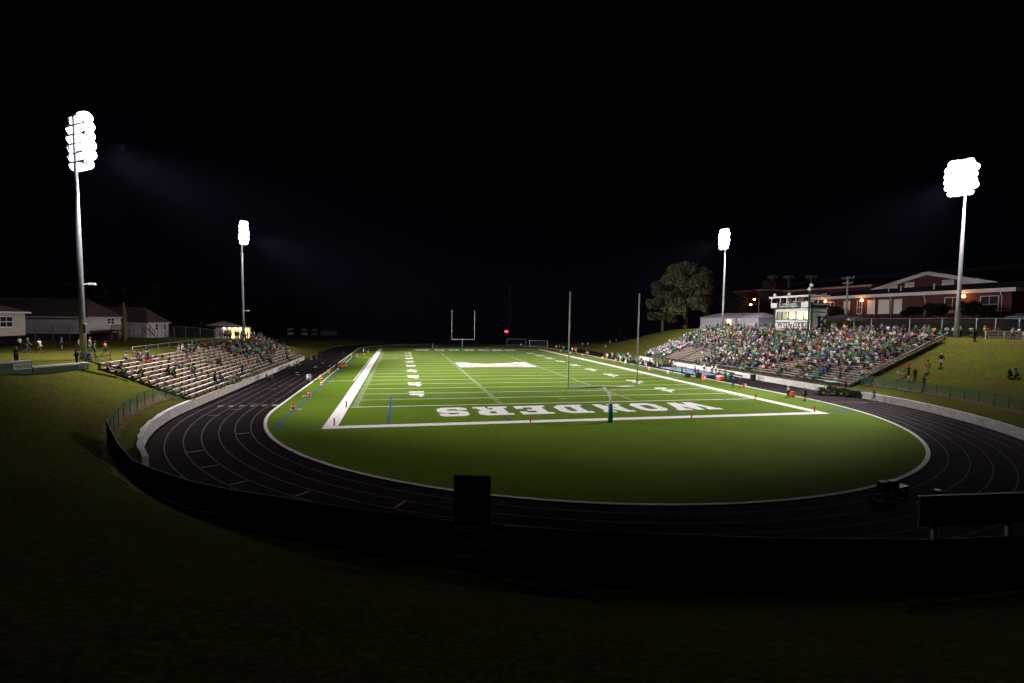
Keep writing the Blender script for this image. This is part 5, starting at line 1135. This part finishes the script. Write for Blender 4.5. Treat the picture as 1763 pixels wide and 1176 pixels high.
for u, v, f, k in [(1357, 685, 175, dict(shirt='white', trou='black', pz='walk', short=False, cap='white', label='official in white striped shirt and cap striding along the right sideline')), (1386, 690, 90, dict(shirt='black', trou='black', pz='stand', short=True, cap='green', label='person in black shirt and shorts with green cap by the right curb')),
        (1262, 668, 60, dict(shirt='navy', trou='navy', sc=.85, short=True, label='child in dark clothes at the right sideline, left one of a pair')), (1274, 668, 140, dict(shirt='black', trou='black', sc=.85, short=True, label='child in dark clothes at the right sideline, right one of a pair')),
        (1505, 693, 120, dict(shirt='dark green', trou='light blue', pz='walk', short=False, label='person in green shirt and pale jeans walking on the right track')), (1253, 655, 230, dict(shirt='white', trou='green', short=False, label='person in white top and green trousers near the orange cooler')),
        (626, 612, 200, dict(shirt='light blue', trou='black', short=True, label='person in pale shirt at the far left sideline, left one of two')), (634, 611, 30, dict(shirt='black', trou='tan', short=True, label='person in dark shirt at the far left sideline, right one of two')),
        (591, 618, 0, dict(shirt='black', trou='black', cap='orange', label='person in black with orange cap near the left team box')), (545, 618, 0, dict(shirt='green', trou='tan', label='person in green shirt holding up the tall black case on the left track')),
        (534, 621, -10, dict(shirt='green', trou='tan', cap='orange', pz='knee', label='person in green with orange cap leaning at the far end of the left wall')), (480+100, 632, -20, dict(shirt='black', trou='black', pz='knee', label='person crouching by the gear pile in the left team box'))]:
    flat(u, v, f, **k)
for k in range(6):   # seated players on the left bench
    person((-13.35-.05*k+.25, 47.0+1.35*k, .48), 5, 'sit' if k % 2 else 'lean', 'white', 'black' if k != 4 else 'white', group='players in white seated on the left team bench', label='player in white shirt seated on the left team bench by the wall')
for k in range(9):   # cheer squad in white on the mat
    x, y = [(59.0, 44.5), (60.4, 47.5), (60.8, 40.6), (59.6, 38.7), (61.5, 38.5), (60.2, 37.2), (61.8, 36.6), (60.0, 35.6), (61.5, 35.0)][k]
    person((x, y, .08), 180+rnd.uniform(-20, 20), rnd.choice(['stand', 'arms', 'walk']), 'white', 'white' if k % 2 else 'black', group='cheer squad in white on the light blue mat', label=['cheerleader in white standing alone at the far part of the blue mat', 'cheerleader in white behind the one alone on the mat'][k] if k < 2 else 'cheerleader in white standing in the group at the near end of the blue mat', short=True, cap=None)
for x, y, c in [(54.6, 33.5, 'tan'), (55.4, 36.2, 'black'), (55.0, 38.8, 'tan'), (56.2, 33.4, 'black'), (55.8, 31.9, 'navy')]:
    person((x, y, .02), rnd.uniform(100, 200), rnd.choice(['stand', 'arms']), c, 'black' if c != 'tan' else 'tan', group='crew with black gear by the light blue mat', label='crew member in %s clothes beside the black gear next to the blue mat' % c)
for k in range(46):   # right team area
    y = rnd.uniform(49, 72); x = rnd.uniform(54.6, 58.2) if k < 26 else rnd.uniform(58.4, 63)
    c = rnd.choice(['green', 'white', 'green', 'white', 'grey', 'black']) if k < 32 else rnd.choice(['green', 'green', 'white'])
    person((x, y, .02), rnd.uniform(120, 240), rnd.choice(['stand', 'arms', 'walk', 'knee']), c, rnd.choice(['black', 'black', 'white', 'khaki']), zone='team')
for k in range(10):
    person((rnd.uniform(53.2, 56), rnd.uniform(74, 112), .02), rnd.uniform(0, 360), rnd.choice(['stand', 'walk', 'arms']), rnd.choice(['green', 'white', 'black', 'orange']), zone='farside')
for u, v, c in [(1045, 580, 'pink'), (1076, 586, 'light blue'), (1061, 592, 'maroon'), (1050, 596, 'lime green'), (1043, 599, 'black'), (1003, 598, 'white'), (1012, 598, 'tan'), (1178, 566, 'white'), (1166, 566, 'blue'), (897, 600, 'white'), (745, 599, 'grey'), (822, 597, 'black'), (1019, 584, 'green')]:
    grounded(u, v, rnd.uniform(90, 270), shirt=c, zone='farslope', sc=1.0)
# top walkways
for k in range(105):
    y = 9+60*k/104+rnd.uniform(-.3, .3); x = rnd.uniform(82.9, 84.0) if 36 < y < 50 else rnd.uniform(82.9, 87.5)
    if rnd.random() < (.85 if 36.5 < y < 48.5 else .25): continue
    person((x, y, H(x, y)), 180+rnd.uniform(-50, 50), rnd.choice(['stand', 'arms', 'walk']), zone='rtop')
for k in range(26):
    x, y = rnd.uniform(85, 93), rnd.uniform(-4, 9.0); person((x, y, H(x, y)), rnd.uniform(90, 270), rnd.choice(['stand', 'arms', 'walk']), zone='rcorner')
for k in range(34):
    x, y = rnd.uniform(-31, -24.8), 60+22*rnd.random()**.8; person((x, y, H(x, y)), rnd.uniform(-60, 60), rnd.choice(['stand', 'arms', 'walk']), zone='ltop')
for k in range(7): person((DX+rnd.uniform(.6, 1.5), DY0+1+1.5*k, zD+.1), 180+rnd.uniform(-30, 30), rnd.choice(['stand', 'arms']), rnd.choice(['white', 'dark green', 'black', 'tan']), zone='deck')
for k in range(6): person((PX+1.0+rnd.uniform(0, 1.4), PY0+1.2+1.45*k, 9.15), 180, rnd.choice(['stand', 'arms']), rnd.choice(['white', 'green', 'tan', 'black']), zone='inside')
_g = onZ(1432, 680, 0)
person((_g.x+.0, _g.y+.25, .9), 150, 'sit', 'black', 'black', label='driver in black seated on the green utility cart', group='people placed round the stadium', short=False)
person((_g.x+1.3, _g.y-.9, .95), 150, 'stand', 'black', 'black', label='person in black standing in the bed of the green utility cart', group='people placed round the stadium', short=False, hair=('fair', (.3, .2, .09)))
# seated crowds
for i in range(NL):
    x, z = seat_pos(-1, i); y = 11.0; f = i/(NL-1)
    while y < 67.6:
        y += .62
        if any(abs(y-a) < .75 for a in AL) or any(abs(y-q) < .7 for q in taken.get((-1, i), [])): continue
        p = .012+.52*smooth(34, 50, y)*smooth(.28, .66, f)+.10*smooth(40, 50, y)*(1-smooth(64, 67, y)); p *= 1-.5*smooth(64, 68, y)*(1-f)
        if rnd.random() < p: person((x, y+rnd.uniform(-.08, .08), z+.03), rnd.uniform(-25, 25), rnd.choice(['sit', 'sit', 'lean', 'fold']), zone=('left', i))
for i in range(NR_):
    x, z = seat_pos(1, i); y = 11.0; f = i/(NR_-1)
    while y < 67.6:
        y += .56
        if any(abs(y-a) < .6 for a in AR) and rnd.random() < .85: continue
        p = .95*smooth(.28, .48, f)+.015
        p = max(p, .86*smooth(25.5, 29, y)*(1-smooth(44, 48, y))*smooth(-.1, .1, f))          # dense middle
        p = max(p, .55*(1-smooth(22, 27, y))*smooth(.08, .3, f), .32*(1-smooth(20, 30, y)))      # mixed near end
        p = max(p, .94*smooth(59, 60.5, y)*(1-smooth(.40, .5, f)))                                  # white shirted block at the far front
        if 46 < y < 57 and f < .34: p = min(p, .22+.5*smooth(.18, .34, f))
        if y < 14.5: p *= .55+.2*f
        if y < 17 and f < .5: p *= .6
        if rnd.random() < p*.93:
            sh = rnd.choice(['white', 'white', 'white', 'green', 'grey']) if y > 59 and f < .45 else None
            st = rnd.random() < .05
            person((x-(.36 if st else 0), y+rnd.uniform(-.1, .1), z+.03-(.44 if st else 0)), 180+rnd.uniform(-30, 30), rnd.choice(['stand', 'arms']) if st else rnd.choice(['sit', 'sit', 'lean', 'fold']), sh, zone=('right', i))
# ---- nearest 292 are objects, the rest one crowd
CAND.sort(key=lambda d: -d['size']); IND = CAND[:292]; REST = CAND[292:]
ORD = ['front', 'second', 'third', 'fourth', 'fifth', 'sixth', 'seventh', 'eighth', 'ninth', 'tenth', 'eleventh', 'twelfth', 'thirteenth', 'fourteenth', 'fifteenth', 'sixteenth', 'seventeenth', 'eighteenth', 'nineteenth', 'twentieth', 'twenty-first', 'twenty-second', 'twenty-third', 'top']
def autolabel(d):
    z = d['zone']; nb_ = min((q for q in CAND if q is not d and (not isinstance(z, tuple) or q['zone'] == z)), key=lambda q: (q['loc']-d['loc']).length, default=None)
    nbt = ', beside %s shirt' % nb_['shirt'] if nb_ and (nb_['loc']-d['loc']).length < 1.9 else ', seats beside empty' if isinstance(z, tuple) else ''
    who = 'person in %s shirt and %s %s' % (d['shirt'], d['trou'] if d['trou'] != 'jeans' else 'blue', 'shorts' if d['short'] else 'trousers')
    if isinstance(z, tuple):
        row = ORD[z[1]] if z[0] == 'right' or z[1] < 11 else 'top'
        return '%s, %s row of %s bleachers%s' % (who, row, z[0], nbt), 'spectators seated on the %s bleachers' % z[0]
    return {'team': ('%s in the right team area%s' % (who, nbt), 'people in the right team area'), 'farside': (who+' on the far right sideline', 'people along the far right sideline'),
            'farslope': (who+' at the far end grounds', 'people scattered at the far end'), 'rtop': ('%s standing behind right bleachers%s' % (who, nbt), 'people standing behind the right bleachers'),
            'rcorner': ('%s near the white plank fence%s' % (who, nbt), 'people at the top right corner'), 'ltop': ('%s standing behind left bleachers%s' % (who, nbt), 'people standing behind the left bleachers'),
            'deck': (who+' on the press box roof deck', 'people on the press box deck'), 'inside': (who+' inside the lit press box', 'people in the press box')}[z]
def part(name, me, col, parent):
    o = bpy.data.objects.new(name, me); o.color = (*col, 1); o.parent = parent; COL.objects.link(o); return o
def vary(c, k=.18): s = 1+rnd.uniform(-k, k); return tuple(min(.85, x*s) for x in c)
for d in IND:
    M = MES[d['pose']]; o = bpy.data.objects.new('person', M['body']); COL.objects.link(o); o.location = d['loc']; o.rotation_euler = (0, 0, d['rz']); o.scale = (d['sc'],)*3
    o.color = (*d['skin'], 1)
    if d['label']: lb, gp_ = d['label'], d['group'] or 'people placed round the stadium'
    else: lb, gp_ = autolabel(d)
    if len(lb.replace('-', ' ').split()) > 16: lb = lb.replace('person in ', 'person ').replace('light blue', 'pale')
    tag(o, lb, 'person', gp_)
    part('shirt', M['shirt'], vary(CC[d['shirt']]), o); part('shorts' if d['short'] else 'trousers', M['shorts' if d['short'] else 'trousers'], vary(CC[d['trou']]), o)
    for sh_ in M['shoes']: part('shoe', sh_, (.02, .02, .02), o)
    if d['cap']: part('cap', M['cap'], CC[d['cap']], o)
    else: part('hair', M['hair'], d['hair'][1], o)
cr = MB(); colr = []
for d in REST:
    P = POSE[d['pose']]; n0 = len(cr.f); s = d['sc']; c_, s_ = math.cos(d['rz']), math.sin(d['rz'])
    tf = lambda p: (d['loc'].x+(p.x*c_-p.y*s_)*s, d['loc'].y+(p.x*s_+p.y*c_)*s, d['loc'].z+p.z*s)
    def tb(a, b, ra, rb, n, col):
        k = len(cr.f); cr.tube([tf(a), tf(b)], [ra*s, rb*s], n); colr.extend([col]*(len(cr.f)-k))
    k = len(cr.f); cr.ball(tf((P['hd0']+P['hd1'])/2), .115*s, 6, 4, sc=(.9, .9, 1.15)); colr.extend([d['skin']]*(len(cr.f)-k))
    k = len(cr.f); cr.ball(tf((P['hd0']+P['hd1'])/2+Vector((0, -.03, .04))), .122*s, 6, 4, sc=(.92, .92, 1.0)); colr.extend([d['hair'][1] if not d['cap'] else CC[d['cap']]]*(len(cr.f)-k))
    sh, tr_ = vary(CC[d['shirt']]), vary(CC[d['trou']])
    tb(P['pel'], P['che'], .15, .19, 6, sh); tb(P['che'], P['nec'], .19, .07, 6, sh)
    for q in 'LR':
        tb(P['s'+q], P['e'+q], .075, .06, 4, sh); tb(P['e'+q], P['m'+q], .045, .035, 4, d['skin'])
        tb(P['h'+q], P['k'+q], .115, .08, 5, tr_); tb(P['k'+q], P['f'+q] if False else P['a'+q], .075, .055, 4, d['skin'] if d['short'] else tr_)
        tb(P['a'+q], P['f'+q], .05, .045, 4, (.05, .05, .05))
o = cr.build('crowd', attr_mat('crowd_cloth')); ca = o.data.color_attributes.new('cloth', 'FLOAT_COLOR', 'CORNER')
buf = []
for f, c in zip(cr.f, colr): buf.extend(list((*c, 1.0))*len(f))
ca.data.foreach_set('color', buf); tag(o, 'dense crowd of spectators in green, white and dark shirts filling the upper rows of the bleachers', 'crowd', kind='stuff')

# ================================================================ UTILITY CART
jd = mat('cart_green', (.02, .13, .03), .35, coat=.4); yel = mat('wheel_yellow', (.55, .36, .02), .45); csk = mat('cart_black', (.012, .012, .012), .6)
gx_, gy_ = onZ(1432, 680, 0).x, onZ(1432, 680, 0).y
t = thing('utility_cart', 'green utility cart with yellow wheels parked on the right track by the wall', 'utility vehicle', (gx_, gy_, .004), R(150))
mb = MB(); mb.box((1.25, 0, .72), (.85, 1.2, .42), taper=.8); mb.box((.1, 0, .42), (2.3, 1.15, .18)); mb.build('body', jd, t)
mb = MB(); mb.box((-.95, 0, .82), (1.35, 1.45, .38)); mb.build('cargo_bed', csk, t); mb = MB(); mb.box((-.95, .735, .82), (1.3, .03, .3)); mb.box((-.95, -.735, .82), (1.3, .03, .3)); mb.build('bed_panel', jd, t)
mb = MB(); mb.box((.1, 0, .72), (.5, 1.15, .3)); mb.box((-.18, 0, 1.0), (.14, 1.15, .45)); mb.build('seat', mat('seat_dark', (.10, .075, .02), .6), t)
for a in (1.2, -.85):
    for s in (-1, 1):
        mb = MB(); mb.tube([(a, s*.52, .33), (a, s*.76, .33)], .33, 14); w_ = mb.build('wheel', csk, t); mb = MB(); mb.tube([(a, s*.7, .33), (a, s*.79, .33)], .19, 12); mb.build('rim', yel, w_)
mb = MB()
for s in (-1, 1): mb.tube([(.75, s*.55, .8), (.5, s*.55, 1.75), (-.25, s*.55, 1.75), (-.3, s*.55, .9)], .03, 6)
mb.build('roll_frame', csk, t); mb = MB(); mb.box((.12, 0, 1.8), (1.3, 1.35, .06)); mb.build('roof', mat('roof_pale_green', (.18, .36, .28), .5), t)
mb = MB(); mb.tube([(.62, -.3, .75), (.45, -.3, 1.1)], .025, 6); mb.tube([(.45+.0, -.3+.18*math.cos(k*math.pi/4), 1.1+.18*math.sin(k*math.pi/4)) for k in range(9)], .02, 5); mb.build('steering_wheel', csk, t)
mb = MB()
for s in (-1, 1): mb.ball((1.66, s*.4, .74), .09, 8, 5)
mb.build('headlight', wpaint, t)
t = thing('flat_trailer', 'dark box trailer hitched behind the green utility cart', 'trailer', (gx_+2.1, gy_-2.4, .004), R(130))
mb = MB(); mb.box((0, 0, .62), (2.6, 1.4, .55)); mb.build('box', csk, t); mb = MB(); mb.tube([(1.3, 0, .4), (2.0, 0, .35)], .04, 6); mb.build('hitch', steel_dk, t)
for s in (-1, 1): mb = MB(); mb.tube([(0, s*.68, .3), (0, s*.85, .3)], .3, 12); mb.build('wheel', csk, t)
mb = MB(); mb.box((0, 0, .95), (.5, .35, 1.9)); o = mb.build('upright_case', mat('case_black', (.015, .015, .02), .6)); q = onZ(551, 619, 0); o.location = (q.x, q.y, 0); tag(o, 'tall black case standing on the left track beside a person in green', 'case')

# ================================================================ ADDED HAZE IN PLACE OF LAMP GLARE
hz_ = bpy.data.materials.new('glare_haze'); hz_.use_nodes = True; n_ = hz_.node_tree; n_.nodes.remove(n_.nodes['Principled BSDF'])
pv = n_.nodes.new('ShaderNodeVolumePrincipled'); pv.inputs['Color'].default_value = (.6, .5, 1, 1); pv.inputs['Density'].default_value = HAZE_D; pv.inputs['Anisotropy'].default_value = .2
n_.links.new(pv.outputs[0], n_.nodes['Material Output'].inputs['Volume'])
mb = MB(); mb.box((24, 60, 18.5), (1500, 1500, 43)); o = mb.build('haze', hz_); o['kind'] = 'stuff'; o['label'] = 'thin added haze standing in for glare round the floodlights'
